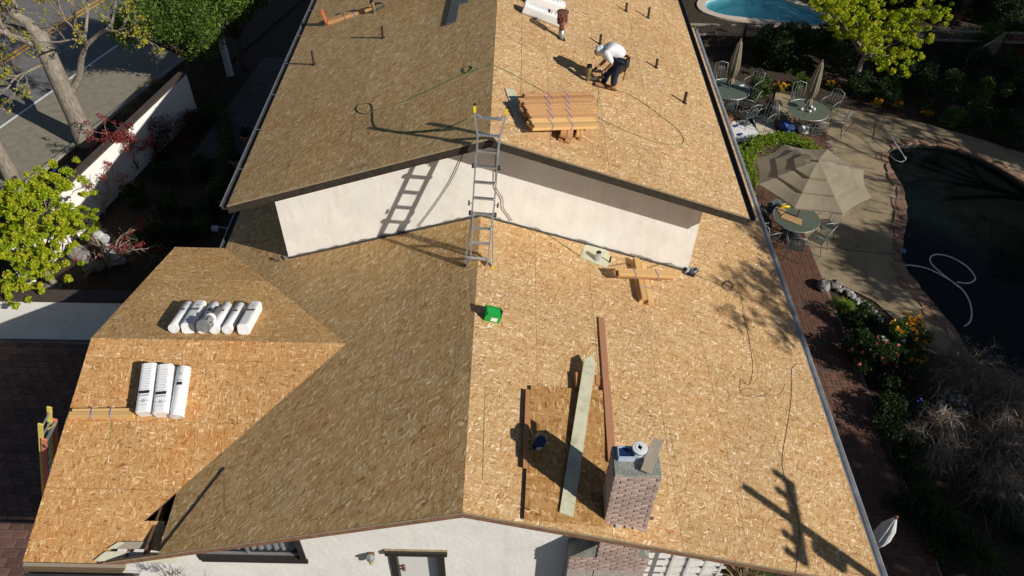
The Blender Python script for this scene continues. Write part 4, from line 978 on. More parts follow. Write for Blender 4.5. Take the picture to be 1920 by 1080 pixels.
# ---- pipe flashing plate with shiny cone by the white gable
q = [P(a, b, LR, .006) for a, b in [(1097, 459), (1133, 464), (1145, 478), (1145, 494), (1136, 502), (1087, 482)]]; n = LR[0]
t = thing('flashing_plate', q[0], 'grey flashing plate with a shiny metal cone below the white gable', 'flashing')
MB().prism(q, n * .006).build('plate', 'pale_board', t)
b = P(1121, 487, LR, .012); MB().lathe([(.085, 0), (.06, .2), (.056, .22)], b, (0, 0, 1), 20, cap=False).build('cone', 'shiny', t, smooth=True)
MB().lathe([(.056, .218), (.046, .222), (.042, .15), (0, .15)], b, (0, 0, 1), 16, cap=False).build('cone_mouth', 'dark_metal', t)
b = P(1143, 492, LR, .012); MB().tube([b, b + V((.01, 0, .16))], .02, 10).build('stub', 'dark_metal', t)
# debris at both feet of the gable wall
def lump(name, c, r, mat, label, cat, seed, flat=.6):
    rs = random.Random(seed); bm = bmesh.new(); bmesh.ops.create_icosphere(bm, subdivisions=2, radius=r)
    for v in bm.verts: v.co *= 1 + rs.uniform(-.28, .28); v.co.z *= flat
    me = bpy.data.meshes.new(name); bm.to_mesh(me); bm.free(); me.materials.append(MATS[mat]); o = bpy.data.objects.new(name, me); COL.objects.link(o); o.location = c
    return tag(o, label, cat)
t = thing('torn_flashing', P(1297, 512, LR), 'crumpled grey flashing at the lower right corner of the gable wall', 'flashing')
rs = random.Random(9); m = MB(); c = P(1297, 514, LR)
for k in range(6):
    u = V((rs.uniform(-1, 1), rs.uniform(-1, 1), rs.uniform(.2, 1))).normalized(); w = u.orthogonal().normalized(); m.box(c + V((rs.uniform(-.1, .1), rs.uniform(-.1, .08), .05 + rs.uniform(0, .1))), rs.uniform(.04, .11), rs.uniform(.04, .1), .004, (u, w, u.cross(w)))
m.build('bent_sheet', 'galv', t); MB().bar(c + V((-.22, -.02, .08)), c + V((.05, -.06, .0)), .10, .012, LR[0]).build('bent_strip', 'gutter_dark', t)
t = thing('broken_stucco', P(532, 486, LL), 'dark broken stucco at the lower left corner of the gable wall', 'debris')
m = MB(); c = P(532, 486, LL)
for k in range(7): m.box(c + V((rs.uniform(-.12, .1), rs.uniform(-.06, .05), .02 + rs.uniform(0, .03))), rs.uniform(.02, .05), rs.uniform(.02, .04), .012, (V((1, rs.uniform(-.6, .6), .3)).normalized(), V((rs.uniform(-.5, .5), 1, 0)).normalized(), V((0, 0, 1))))
m.build('shards', 'stucco_base', t)
# ---- hoses and cords that lie on the roof
def spline(pts, n=6):
    out = []; k = len(pts)
    for i in range(k - 1):
        p0, p1, p2, p3 = [np.array(pts[min(max(i + j, 0), k - 1)], float) for j in (-1, 0, 1, 2)]
        for t in np.linspace(0, 1, n, endpoint=False): out.append(.5 * (2 * p1 + (p2 - p0) * t + (2 * p0 - 5 * p1 + 4 * p2 - p3) * t * t + (3 * p1 - p0 - 3 * p2 + p3) * t ** 3))
    out.append(np.array(pts[-1], float)); return out
def lay(name, pl, px, r, mat, label, cat='cord', extra=()):
    pts = [P(a, b, pl, r + .004) for a, b in spline(px)] + [V(e) for e in extra]
    return tag(MB().tube(pts, r, 6).build(name, mat, smooth=True), label, cat)
simple('hose_green', (.10, .17, .07), .5, var=.3)
lay('air_hose', UL, [(918, 122), (900, 128), (886, 134), (872, 136), (870, 129), (880, 124), (886, 128), (876, 137), (850, 148), (800, 172), (745, 195), (702, 207), (690, 213), (676, 212), (669, 205), (674, 197), (690, 194), (698, 198), (700, 215), (702, 232), (712, 243), (735, 247), (770, 248), (820, 242), (858, 232), (880, 222)], .0085, 'hose_green', 'green air hose looping across the shaded upper slope', 'hose')
lay('air_hose', UR, [(926, 122), (950, 133), (985, 152), (1020, 172), (1040, 182), (1052, 186)], .006, 'hose_green', 'green air hose from the ridge to the back of the cedar stack', 'hose')
lay('air_hose', UR, [(1150, 168), (1175, 175), (1205, 192), (1240, 218), (1268, 240), (1281, 258), (1279, 270), (1268, 272), (1235, 268), (1190, 252), (1140, 230), (1108, 212)], .006, 'hose_green', 'green air hose sweeping round right of the cedar stack', 'hose')
lay('cord_coil', LR, [(1356, 530), (1366, 526), (1374, 534), (1371, 543), (1360, 543), (1354, 535), (1360, 527), (1371, 529), (1375, 538), (1366, 545), (1356, 540), (1357, 531), (1366, 528), (1372, 536), (1364, 542), (1352, 536), (1340, 529), (1318, 522), (1306, 516)], .0055, 'cord', 'small coil of dark cord on the sunny lower slope')
lay('power_cord', LR, [(1372, 543), (1388, 552), (1394, 590), (1405, 640), (1412, 690), (1404, 722), (1390, 712), (1389, 735), (1410, 745), (1440, 738), (1400, 728), (1388, 740), (1420, 742), (1460, 740), (1472, 720)], .0035, 'cord', 'thin tangled cord lying above the branch shadow', 'cord')
lay('power_cord', LR, [(1507, 682), (1490, 684), (1484, 700), (1484, 740), (1478, 790), (1468, 850), (1468, 880), (1480, 920), (1494, 965), (1500, 1000), (1496, 1040), (1492, 1075)], .004, 'cord', 'long dark cord running down the slope near the right gutter', 'cord')
lay('power_cord', LR, [(1088, 480), (1060, 462), (1020, 436), (985, 421)], .006, 'cord', 'thin cord along the foot of the white gable', 'cord')
lay('power_cord', LR, [(1148, 498), (1172, 494), (1186, 500), (1200, 504), (1222, 500), (1240, 494)], .006, 'cord', 'thin cord crossing behind the two cedar bundles', 'cord')
def hang(px, label, y=Y1 - .03, extra=()):
    pts = [P(a, b, yplane(y)) for a, b in spline(px)]
    tag(MB().tube(list(extra) + pts, .008, 6).build('hanging_cord', 'cord', smooth=True), label, 'cord')
hang([(870, 280), (862, 305), (845, 340), (820, 378), (798, 408), (785, 424)], 'cord hanging from the ladder over the left gable wall')
hang([(930, 290), (929, 330), (930, 352), (942, 372), (944, 390), (952, 402), (960, 414)], 'wavy cord hanging on the gable wall right of the ladder')
# ---- nail gun at the end of the orange bundle
def nailer(c, ax, label, scale=1.):
    ax = V(ax).normalized(); u = V((0, 0, 1)); s = ax.cross(u).normalized(); u = s.cross(ax)
    t = thing('nail_gun', c, label, 'nail gun'); k = scale
    MB().tube([c + u * .08 * k, c + u * .26 * k, c + u * .29 * k], [.045 * k, .052 * k, .04 * k], 14).build('motor_body', 'tool_olive', t, smooth=False)
    MB().tube([c + u * .29 * k, c + u * .33 * k], [.052 * k, .045 * k], 14).build('cap', 'black_plastic', t)
    MB().bar(c + u * .22 * k, c + u * .20 * k + ax * .22 * k, .035 * k, .05 * k, u, False).build('grip', 'black_plastic', t, bevel=.008)
    MB().bar(c + u * .05 * k, c + u * .09 * k + ax * .30 * k, .03 * k, .055 * k, u, False).build('magazine', 'tool_grey', t, bevel=.006)
    MB().tube([c + u * .0, c + u * .09 * k], .016 * k, 8).build('nose', 'alum', t)
    MB().bar(c + ax * .25 * k + u * .09 * k, c + ax * .24 * k + u * .2 * k, .03 * k, .03 * k, ax, False).build('handle_post', 'tool_grey', t)
    return t
nailer(P(703, 24, UL, .0), (.5, .2, .1), 'dark nail gun resting at the end of the orange bundle', 1.05)
A = P(996, 183, UR); t = thing('stapler', A, 'black and yellow tool peeping out behind the cedar stack', 'tool')
MB().bar(A + V((-.05, 0, .0)), A + V((.30, .03, -.08)), .09, .13, UR[0]).build('tool_body', 'black_plastic', t, bevel=.015)
MB().bar(A + V((.09, -.0, -.02)), A + V((.14, 0, -.04)), .10, .145, UR[0]).build('tool_grip', 'yellow_plastic', t, bevel=.008)

# ================================================================ the worker, bent over his nail gun
def skin(name, nodes, edges, mat, parent, sub=2, rootk=0):
    keys = list(nodes); me = bpy.data.meshes.new(name); off = parent.location
    me.from_pydata([tuple(V(nodes[k][0]) - off) for k in keys], [(keys.index(a), keys.index(b)) for a, b in edges], [])
    o = bpy.data.objects.new(name, me); COL.objects.link(o); o.parent = parent
    md = o.modifiers.new('skin', 'SKIN'); md.use_smooth_shade = True
    for i, k in enumerate(keys):
        r = nodes[k][1]; r = r if hasattr(r, '__len__') else (r, r); sv = me.skin_vertices[0].data[i]; sv.radius = r; sv.use_root = (i == rootk)
    ms = o.modifiers.new('sub', 'SUBSURF'); ms.levels = sub; ms.render_levels = sub
    bpy.context.view_layer.update(); dg = bpy.context.evaluated_depsgraph_get(); m2 = bpy.data.meshes.new_from_object(o.evaluated_get(dg))
    o.modifiers.clear(); o.data = m2; m2.name = name; m2.materials.clear(); m2.materials.append(MATS[mat])
    m2.polygons.foreach_set('use_smooth', [True] * len(m2.polygons)); return o
FN, FF = P(1148, 168, UR), P(1128, 163, UR)       # near (left) and far (right) foot
yn, yf = FN.y, FF.y; ym = (yn + yf) / 2
def W_(px, py, y): return P(px, py, yplane(y))
man = thing('person', V(((FN.x + FF.x) / 2, ym, zon(UR, (FN.x + FF.x) / 2, 0))), 'roofer in white hooded shirt and jeans bending over a nail gun', 'person')
yL, yR = ym - .12, ym + .12
J = dict(pel=(W_(1166, 113, ym), .145), sp1=(W_(1161, 98, ym), .15), sp2=(W_(1149, 91, ym), .16), chest=(W_(1139, 92, ym), .15), neck=(W_(1129, 95, ym), .068), head=(W_(1120.5, 97, ym), .10), chin=(W_(1116, 102, ym), .075),
         hipL=(W_(1162, 119, yL), .11), kneeL=(W_(1152, 142, yL), .072), ankL=(W_(1150, 163, yL), .05), toeL=(FN + V((-.17, -.02, .05)), .042),
         hipR=(W_(1160, 117, yR), .11), kneeR=(W_(1138, 138, yR), .072), ankR=(W_(1131, 158, yR), .05), toeR=(FF + V((-.15, -.03, .05)), .042),
         shL=(W_(1137, 99, ym - .19), .075), elL=(W_(1148, 119, ym - .22), .05), wrL=(W_(1139, 127, ym - .20), .033), shR=(W_(1134, 97, ym + .17), .075), elR=(W_(1136, 112, ym + .15), .05), wrR=(W_(1122, 125, ym + .04), .033))
hand = W_(1118.5, 128.5, ym + .02); ndR = dict(J); ndR['palR'] = (hand, .034); ndR['palL'] = (W_(1136, 131, ym - .18), .034)
ed = [('pel', 'sp1'), ('sp1', 'sp2'), ('sp2', 'chest'), ('chest', 'neck'), ('neck', 'head'), ('head', 'chin'), ('pel', 'hipL'), ('hipL', 'kneeL'), ('kneeL', 'ankL'), ('ankL', 'toeL'), ('pel', 'hipR'), ('hipR', 'kneeR'), ('kneeR', 'ankR'), ('ankR', 'toeR'),
      ('chest', 'shL'), ('shL', 'elL'), ('elL', 'wrL'), ('wrL', 'palL'), ('chest', 'shR'), ('shR', 'elR'), ('elR', 'wrR'), ('wrR', 'palR')]
for sfx, pal in (('R', ndR['palR'][0]), ('L', ndR['palL'][0])):
    for k in range(4):
        o = V((-.02, -.03 + k * .02, 0)); f1 = pal + o + V((-.035, 0, -.02 + .004 * abs(k - 1))); f2 = f1 + V((-.012, -.0, -.034)); f3 = f2 + V((.016, 0, -.02))
        for j, f in enumerate((f1, f2, f3)): ndR[f'f{sfx}{k}{j}'] = (f, .0095)
        ed += [('pal' + sfx, f'f{sfx}{k}0'), (f'f{sfx}{k}0', f'f{sfx}{k}1'), (f'f{sfx}{k}1', f'f{sfx}{k}2')]
    a = pal + V((.0, -.045, -.012)); b_ = a + V((-.03, -.008, -.022)); ndR[f't{sfx}0'] = (a, .011); ndR[f't{sfx}1'] = (b_, .010); ed += [('pal' + sfx, f't{sfx}0'), (f't{sfx}0', f't{sfx}1')]
kk = lambda d, f: {k: (v[0], v[1] * f) for k, v in d.items()}
body = skin('body', {k: (v[0], v[1] * (.74 if k in ('pel', 'sp1', 'sp2', 'chest', 'shL', 'shR', 'hipL', 'hipR') else .92)) for k, v in ndR.items()}, ed, 'skin', man)
sub_ = lambda ks, f=1.12: {k: (J[k][0], J[k][1] * f) for k in ks}
sh = sub_(['pel', 'sp1', 'sp2', 'chest', 'neck', 'shL', 'elL', 'shR', 'elR'], 1.10); sh['elL'] = (J['elL'][0], .068); sh['elR'] = (J['elR'][0], .062); sh['shL'] = (J['shL'][0], .09); sh['shR'] = (J['shR'][0], .09)
sh['pel'] = (J['pel'][0] + (J['sp1'][0] - J['pel'][0]) * .35, .165); sh['mL'] = ((J['shL'][0] + J['elL'][0]) / 2, .072)
skin('shirt', sh, [('pel', 'sp1'), ('sp1', 'sp2'), ('sp2', 'chest'), ('chest', 'neck'), ('chest', 'shL'), ('shL', 'mL'), ('mL', 'elL'), ('chest', 'shR'), ('shR', 'elR')], 'shirt', man)
jn = sub_(['pel', 'hipL', 'kneeL', 'ankL', 'hipR', 'kneeR', 'ankR'], 1.12); jn['kneeL'] = (J['kneeL'][0], .088); jn['kneeR'] = (J['kneeR'][0], .088); jn['ankL'] = (J['ankL'][0] + V((0, 0, .02)), .072); jn['ankR'] = (J['ankR'][0] + V((0, 0, .02)), .072)
skin('jeans', jn, [('pel', 'hipL'), ('hipL', 'kneeL'), ('kneeL', 'ankL'), ('pel', 'hipR'), ('hipR', 'kneeR'), ('kneeR', 'ankR')], 'denim', man)
hd = J['head'][0]; nk = J['neck'][0]
skin('hood', dict(a=(nk + (J['chest'][0] - nk) * .4 + V((0, 0, .05)), .105), b=(nk + V((0, 0, .03)), .11), c=(hd + V((.015, 0, .022)), .128), d=(hd + V((-.035, 0, -.0)), .105)), [('a', 'b'), ('b', 'c'), ('c', 'd')], 'shirt', man)
for ft, an in ((FN, J['ankL'][0]), (FF, J['ankR'][0])):
    n = UR[0]; hl = V((an.x + .045, ft.y, 0)); hl.z = zon(UR, hl.x, 0) + .045; te = V((hl.x - .27, ft.y - .03, 0)); te.z = zon(UR, te.x, 0) + .04
    skin('boot', dict(h=(hl, (.052, .046)), m=(hl * .5 + te * .5 + V((0, 0, .008)), (.058, .05)), t=(te, (.05, .034)), u=(an + V((.01, 0, .03)), .066)), [('h', 'm'), ('m', 't'), ('h', 'u')], 'boot', man, rootk=0)
    MB().bar(hl - V((-.05, 0, .043)), te - V((.05, 0, .038)), .11, .022, n).build('boot_sole', 'black_plastic', man, bevel=.008)
# tool belt with pouches on the hip
pb = J['pel'][0] + V((.0, 0, -.02)); dv = (J['sp1'][0] - J['pel'][0]).normalized()
MB().tube([pb + dv * .045, pb - dv * .02], [.172, .172], 20, cap=False).build('tool_belt', 'leather', man)
for a, sz in ((-100, (.075, .05, .11)), (-60, (.06, .05, .10)), (-10, (.07, .05, .10))):
    u = dv.orthogonal().normalized(); e = Matrix.Rotation(R(a), 3, dv) @ V((1, 0, 0)); e = (e - dv * e.dot(dv)).normalized(); w = dv.cross(e)
    c = pb + e * .165 - V((.02, 0, .08)); MB().box(c, sz[1], sz[0], sz[2], (e, w, V((0, 0, 1)))).build('pouch', 'leather', man, bevel=.02)
MB().tube([pb + V((.08, -.19, -.14)), pb + V((.05, -.2, -.36))], .014, 8).build('hammer_handle', 'brown_metal', man)
skin('glove', dict(a=(J['wrR'][0] + (hand - J['wrR'][0]) * .5, .042), b=(hand, .047), c=(hand + V((-.05, 0, -.02)), .036)), [('a', 'b'), ('b', 'c')], 'glove', man)
gp = P(1105, 137, UR); gq = V((hand.x - .17, hand.y - .02, 0)); gq.z = zon(UR, gq.x, 0)
nailer(V((gq.x, gq.y, gq.z)), (.93, .12, -.02), 'olive nail gun held by the bent roofer', 1.25)

# ================================================================ trees and plants
def limb(m, a, b, r0, r1, rs, wob=.06, n=5, k=6):
    a, b = V(a), V(b); L = (b - a).length; pts = []
    for i in range(n + 1):
        f = i / n; p = a.lerp(b, f)
        if 0 < i < n: p += V((rs.uniform(-1, 1), rs.uniform(-1, 1), rs.uniform(-.6, .6))) * wob * L
        pts.append(p)
    m.tube(pts, None, k, taper=[r0 + (r1 - r0) * (i / n) ** .8 for i in range(n + 1)]); return pts
def grow(m, p, d, L, r, depth, rs, tips, spread=.6, upb=.15, kids=3, shrink=.68, k=5):
    d = V(d).normalized(); n = 3; pts = [V(p)]; q = V(p)
    for i in range(n):
        d = (d + V((rs.gauss(0, 1), rs.gauss(0, 1), rs.gauss(0, 1) + upb)) * .16).normalized(); q = q + d * (L / n); pts.append(q.copy())
    m.tube(pts, None, max(3, k), cap=False, taper=[r, r * .86, r * .74, r * .6])
    if depth == 0: tips.append((q.copy(), d.copy())); return
    for j in range(kids):
        u = V((rs.gauss(0, 1), rs.gauss(0, 1), rs.gauss(0, 1))); u = (u - d * u.dot(d)); u.normalize()
        st = pts[-1] if j < 2 else pts[rs.choice([1, 2])]
        grow(m, st, d + u * spread * rs.uniform(.6, 1.3) + V((0, 0, upb)), L * shrink * rs.uniform(.75, 1.15), r * .6, depth - 1, rs, tips, spread, upb, kids, shrink, k - 1)
    if depth <= 1: tips.append((q.copy(), d.copy()))
def crown(parent, name, lobes, n, size, mat, rng, asp=.62, flat=0.):
    v, q = leaves([l[0] for l in lobes], n, [l[1] for l in lobes], size, rng, asp, flat); return npmesh(name, v, q, mat, parent)
def lobed(c, R0, k, rs, r=(.25, .45), squash=.7):
    """lobe centres spread through an uneven crown"""
    out = []
    for i in range(k):
        d = V((rs.gauss(0, 1), rs.gauss(0, 1), rs.gauss(0, 1))).normalized(); f = rs.uniform(.35, .95)
        out.append((V(c) + V((d.x, d.y, d.z * squash)) * R0 * f, R0 * rs.uniform(*r)))
    return out
def tree(name, label, base, h, c, R0, nl, leaf, mat, bk='bark_grey', r=.12, k=16, seed=1, size=.1, group=None, cat='tree', squash=.7, mat2=None, rr=(.22, .40), asp=.62):
    rs = random.Random(seed); rng = np.random.default_rng(seed); t = thing(name, base, label, cat, group); m = MB(); b = V(base)
    fork = b.lerp(V(c), .45); fork.x = b.x + (c[0] - b.x) * .3; fork.y = b.y + (c[1] - b.y) * .3
    limb(m, b - V((0, 0, .1)), fork, r, r * .7, rs, .03, 5, 8); lobes = lobed(c, R0, k, rs, rr, squash)
    for l in lobes: limb(m, fork, l[0], r * .38, r * .07, rs, .07, 4, 5)
    m.build('trunk', bk, t, smooth=True); crown(t, 'crown', lobes, nl, size, mat, rng, asp)
    if mat2: crown(t, 'young_leaves', [(p + V((0, 0, q * .35)), q * .8) for p, q in lobes], nl // 3, size, mat2, rng, asp)
    return t
def shrub(name, label, c, R0, nl, size, mat, seed=1, squash=.75, group=None, cat='shrub', stems=6, k=10, asp=.5, fl=None, nfl=0, fsz=.06, sub='foliage'):
    rs = random.Random(seed); rng = np.random.default_rng(seed); b = V((c[0], c[1], 0)); t = thing(name, b, label, cat, group)
    m = MB(); top = V((c[0], c[1], R0 * squash)); lobes = lobed(top, R0, k, rs, (.3, .5), squash)
    lobes = [(V((p.x, p.y, max(p.z, .1))), q) for p, q in lobes]
    for l in lobes[:stems]: limb(m, b + V((rs.uniform(-.06, .06), rs.uniform(-.06, .06), -.03)), l[0], .018, .005, rs, .08, 3, 4)
    m.build('stems', 'bark_dark', t); v, q = leaves([l[0] for l in lobes], nl, [l[1] for l in lobes], size, rng, asp); v[:, 2] = np.maximum(v[:, 2], .01); npmesh(sub, v, q, mat, t)
    if fl:
        d = rng.normal(size=(nfl, 3)); d /= np.linalg.norm(d, axis=1)[:, None]; d[:, 2] = np.abs(d[:, 2]); i = rng.integers(0, len(lobes), nfl)
        cc = np.array([tuple(lobes[j][0]) for j in i]) + d * np.array([lobes[j][1] for j in i])[:, None] * 1.0
        v, q = leaves(cc, nfl * 5, fsz * .5, fsz, rng, .9); npmesh('blossoms', v, q, fl, t)
    return t
# ---- street trees with fresh buds
def street_tree(base, H, r, seed, label, forks, nb, buds=True, cut=None):
    rs = random.Random(seed); rng = np.random.default_rng(seed); t = thing('street_tree', base, label, 'tree', 'bare budding street trees'); m = MB(); b = V(base)
    top = b + V((0, 0, H)); m.tube([b - V((0, 0, .2)), b + V((0, 0, .15)), b + V((.02, 0, H * .3)), b + V((-.03, .02, H * .65)), top], None, 14, taper=[r * 1.35, r * 1.15, r, r * .93, r * .82]); m.build('trunk', 'bark_grey', t, smooth=True)
    tips = []; m2 = MB()
    for st, d, L, rr, dp in forks: grow(m2, b + V(st), d, L, rr, dp, rs, tips, spread=.62, upb=.12, kids=3, shrink=.7, k=7)
    m2.build('branches', 'bark_grey', t, smooth=True)
    cen = [p for p, d in tips]; v, q = leaves([c for c in cen if rs.random() < .75], nb, .10, .065, rng, .8); npmesh('buds', v, q, 'leaf_bud', t); return t
tb = P(163, 268, 0)
street_tree(tb, 3.9, .29, 5, 'thick grey street tree with yellow buds behind the white wall', [((-.05, 0, 3.8), (-.25, .25, 1), 1.2, .2, 5), ((-.1, 0, 3.4), (-.9, -.2, .5), 1.2, .12, 5), ((.22, .1, 1.9), (.75, .35, .8), 1.8, .13, 5), ((-.1, .1, 3.7), (-.8, .3, .3), 1.2, .1, 5), ((-.05, 0, 2.9), (-.8, -.7, .3), 1.0, .06, 4)], 9500)
street_tree(P(24, 335, 0), 3.6, .2, 8, 'second street tree trunk cut by the left picture edge', [((0, 0, 3.5), (-.3, .1, 1), 1.2, .12, 4), ((-.05, 0, 3.3), (-.6, .5, .6), 1.2, .09, 4), ((0, 0, 3.0), (.5, -.3, .6), .9, .06, 4)], 3600)
# ---- lime maple in the wall corner
mb_ = P(105, 532, .3); cc = [P(45, 395, 2.6), P(75, 350, 2.5), P(30, 450, 2.4), P(100, 430, 2.2), P(60, 500, 1.8), P(20, 540, 1.6), P(120, 400, 2.1), P(95, 480, 1.8), P(15, 370, 2.7), P(5, 470, 2.2), P(100, 345, 2.3), P(-40, 430, 2.3), P(135, 420, 1.9)]
rs = random.Random(3); rng = np.random.default_rng(3); t = thing('maple_tree', (mb_.x, mb_.y, 0), 'bright lime green maple in the corner of the two white walls', 'tree'); m = MB()
base = V((mb_.x, mb_.y, 0)); fork = base + V((-.15, .05, .7)); limb(m, base - V((0, 0, .1)), fork, .10, .08, rs, .04, 4, 8)
lob = []
for c in cc:
    limb(m, fork, c, .04, .01, rs, .08, 4, 5)
    for j in range(34): lob.append((c + V((rs.gauss(0, .30), rs.gauss(0, .30), rs.gauss(0, .16))), rs.uniform(.05, .15)))
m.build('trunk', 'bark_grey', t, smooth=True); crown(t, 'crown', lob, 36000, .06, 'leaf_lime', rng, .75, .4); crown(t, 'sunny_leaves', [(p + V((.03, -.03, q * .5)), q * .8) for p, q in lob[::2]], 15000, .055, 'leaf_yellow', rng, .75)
# ---- evergreens at the upper left
tree('evergreen_tree', 'dense mid green evergreen over the street at the top left', V((P(325, 22, 3.0).x, P(325, 22, 3.0).y, 0)), 4, P(325, 22, 3.0), 2.0, 26000, .1, 'leaf_ever', 'bark_dark', .16, 40, 11, .12, asp=.35, mat2='leaf_mid')
tree('evergreen_tree', 'dark evergreen right of the street trees beside the dark gate', V((P(425, -5, 2.8).x, P(425, -5, 2.8).y, 0)), 4, P(425, -5, 2.8), 1.8, 17000, .1, 'leaf_ever', 'bark_dark', .15, 20, 12, .14, asp=.35)
# ---- lime maple at the upper right
bb = P(1598, 165, 0); yy = bb.y + .3
cc = [P(1560, 20, yplane(yy)), P(1600, 40, yplane(yy)), P(1640, 15, yplane(yy + .5)), P(1670, 45, yplane(yy)), P(1640, 80, yplane(yy - .3)), P(1700, 70, yplane(yy)), P(1690, 105, yplane(yy - .4)), P(1600, 0, yplane(yy + .4)), P(1720, 30, yplane(yy + .3)), P(1650, 110, yplane(yy - .3)), P(1585, 60, yplane(yy)), P(1735, 15, yplane(yy + .3)), P(1550, 5, yplane(yy + .5)), P(1620, 62, yplane(yy - .5))]
rs = random.Random(6); rng = np.random.default_rng(6); t = thing('maple_tree', bb, 'bright lime maple standing before the fence right of the small pool', 'tree'); m = MB(); fork = V((bb.x, bb.y, 1.3)); limb(m, bb - V((0, 0, .1)), fork, .11, .09, rs, .04, 4, 8); lob = []
for c in cc:
    limb(m, fork, c, .05, .012, rs, .07, 4, 5)
    for j in range(30): lob.append((c + V((rs.gauss(0, .36), rs.gauss(0, .42), rs.gauss(0, .17))), rs.uniform(.06, .17)))
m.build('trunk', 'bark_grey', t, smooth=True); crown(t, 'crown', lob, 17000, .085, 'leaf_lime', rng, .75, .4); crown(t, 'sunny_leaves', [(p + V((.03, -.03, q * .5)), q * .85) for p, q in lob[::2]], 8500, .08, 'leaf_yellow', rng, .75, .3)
# ---- trees of the neighbour behind the fence (pale trunks)
for k, (px, py, top, lb) in enumerate([((1728, 60), None, (1738, -10), 'slim pale trunk behind the fence right of the lime maple'), ((1795, 62), None, (1822, -10), 'thicker pale trunk behind the fence near the top right corner')]):
    b = P(px[0], px[1] - 30, 0); H = 7; rs = random.Random(60 + k); rng = np.random.default_rng(60 + k); t = thing('pale_tree', b, lb, 'tree', 'pale trunks behind the fence'); m = MB()
    m.tube([b - V((0, 0, .1)), b + V((.1, 0, 2)), b + V((.3 + .3 * k, .1, 4)), b + V((.4 + .5 * k, .2, H))], None, 10, taper=[.16 + .1 * k, .14 + .08 * k, .12 + .06 * k, .06]); m.build('trunk', 'twig_pale', t, smooth=True)
    crown(t, 'crown', lobed(b + V((.5, .2, H + .5)), 2.4, 18, rs), 7000, .14, 'leaf_mid', rng)
# ---- shrubs of the right garden
def gpt(px, py): p = P(px, py, 0); return (p.x, p.y)
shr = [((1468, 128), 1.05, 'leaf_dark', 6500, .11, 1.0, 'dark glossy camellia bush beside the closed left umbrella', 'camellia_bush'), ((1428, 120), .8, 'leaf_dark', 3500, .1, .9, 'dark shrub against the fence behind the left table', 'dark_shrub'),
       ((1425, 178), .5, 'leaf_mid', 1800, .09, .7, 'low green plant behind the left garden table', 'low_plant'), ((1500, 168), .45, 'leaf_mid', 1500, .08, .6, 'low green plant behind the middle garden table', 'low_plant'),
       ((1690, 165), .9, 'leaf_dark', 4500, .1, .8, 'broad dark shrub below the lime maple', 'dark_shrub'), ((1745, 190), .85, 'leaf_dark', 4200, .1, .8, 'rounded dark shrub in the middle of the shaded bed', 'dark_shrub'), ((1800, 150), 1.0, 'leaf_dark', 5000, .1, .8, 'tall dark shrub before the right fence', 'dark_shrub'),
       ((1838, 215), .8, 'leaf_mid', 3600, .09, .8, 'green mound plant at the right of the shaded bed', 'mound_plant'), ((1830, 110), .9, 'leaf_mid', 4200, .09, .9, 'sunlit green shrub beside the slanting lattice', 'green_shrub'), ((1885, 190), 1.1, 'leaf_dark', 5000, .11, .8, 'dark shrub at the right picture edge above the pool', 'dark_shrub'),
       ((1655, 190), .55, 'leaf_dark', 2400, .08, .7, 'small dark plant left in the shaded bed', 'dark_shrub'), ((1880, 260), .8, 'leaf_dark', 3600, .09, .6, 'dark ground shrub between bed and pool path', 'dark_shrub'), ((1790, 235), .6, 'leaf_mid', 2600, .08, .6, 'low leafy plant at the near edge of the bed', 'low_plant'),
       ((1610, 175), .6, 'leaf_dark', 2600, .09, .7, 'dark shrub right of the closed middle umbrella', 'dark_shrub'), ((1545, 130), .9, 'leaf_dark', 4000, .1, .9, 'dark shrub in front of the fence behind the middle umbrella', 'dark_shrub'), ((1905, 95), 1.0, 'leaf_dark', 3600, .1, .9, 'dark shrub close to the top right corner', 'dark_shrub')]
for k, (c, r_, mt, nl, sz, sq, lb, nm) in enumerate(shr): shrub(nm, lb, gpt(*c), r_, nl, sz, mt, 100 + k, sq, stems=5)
for k, (px, py, r_, lb) in enumerate([(1600, 25, 1.0, 'added dark mound behind the lime maple crown'), (1690, 20, 1.1, 'added dark mound left of the slim pale trunk'), (1770, 22, 1.1, 'added dark mound between the two pale trunks'), (1850, 28, 1.2, 'added dark mound right of the thicker pale trunk'), (1905, 40, 1.1, 'added dark mound in the top right corner'), (1650, 2, 1.2, 'added dark mound at the top edge above the lime maple')]): shrub('dark_mound', lb, gpt(px, py), r_, 4200, .11, 'leaf_dark', 450 + k, .55, 'added dark mounds behind the fence', stems=3, k=14)  # added dark shrubs that cover and darken the bright ground
shrub('red_leaf_shrub', 'red leaved shrub at the right edge beside the lattice', gpt(1900, 110), .55, 1400, .08, 'leaf_red', 131, .9)
for k, (c, lb) in enumerate([((1462, 172), 'orange poppies behind the left table'), ((1560, 168), 'orange poppies right of the closed middle umbrella'), ((1640, 200), 'orange poppies at the left of the shaded bed'), ((1735, 218), 'orange poppies at the near edge of the shaded bed'), ((1685, 203), 'few orange poppies in the middle of the shaded bed')]):
    shrub('poppy_plant', lb, gpt(*c), .28, 350, .06, 'leaf_mid', 140 + k, .6, 'orange poppies in the back garden', 'flowers', 3, 5, fl='flower_orange', nfl=16, fsz=.09)
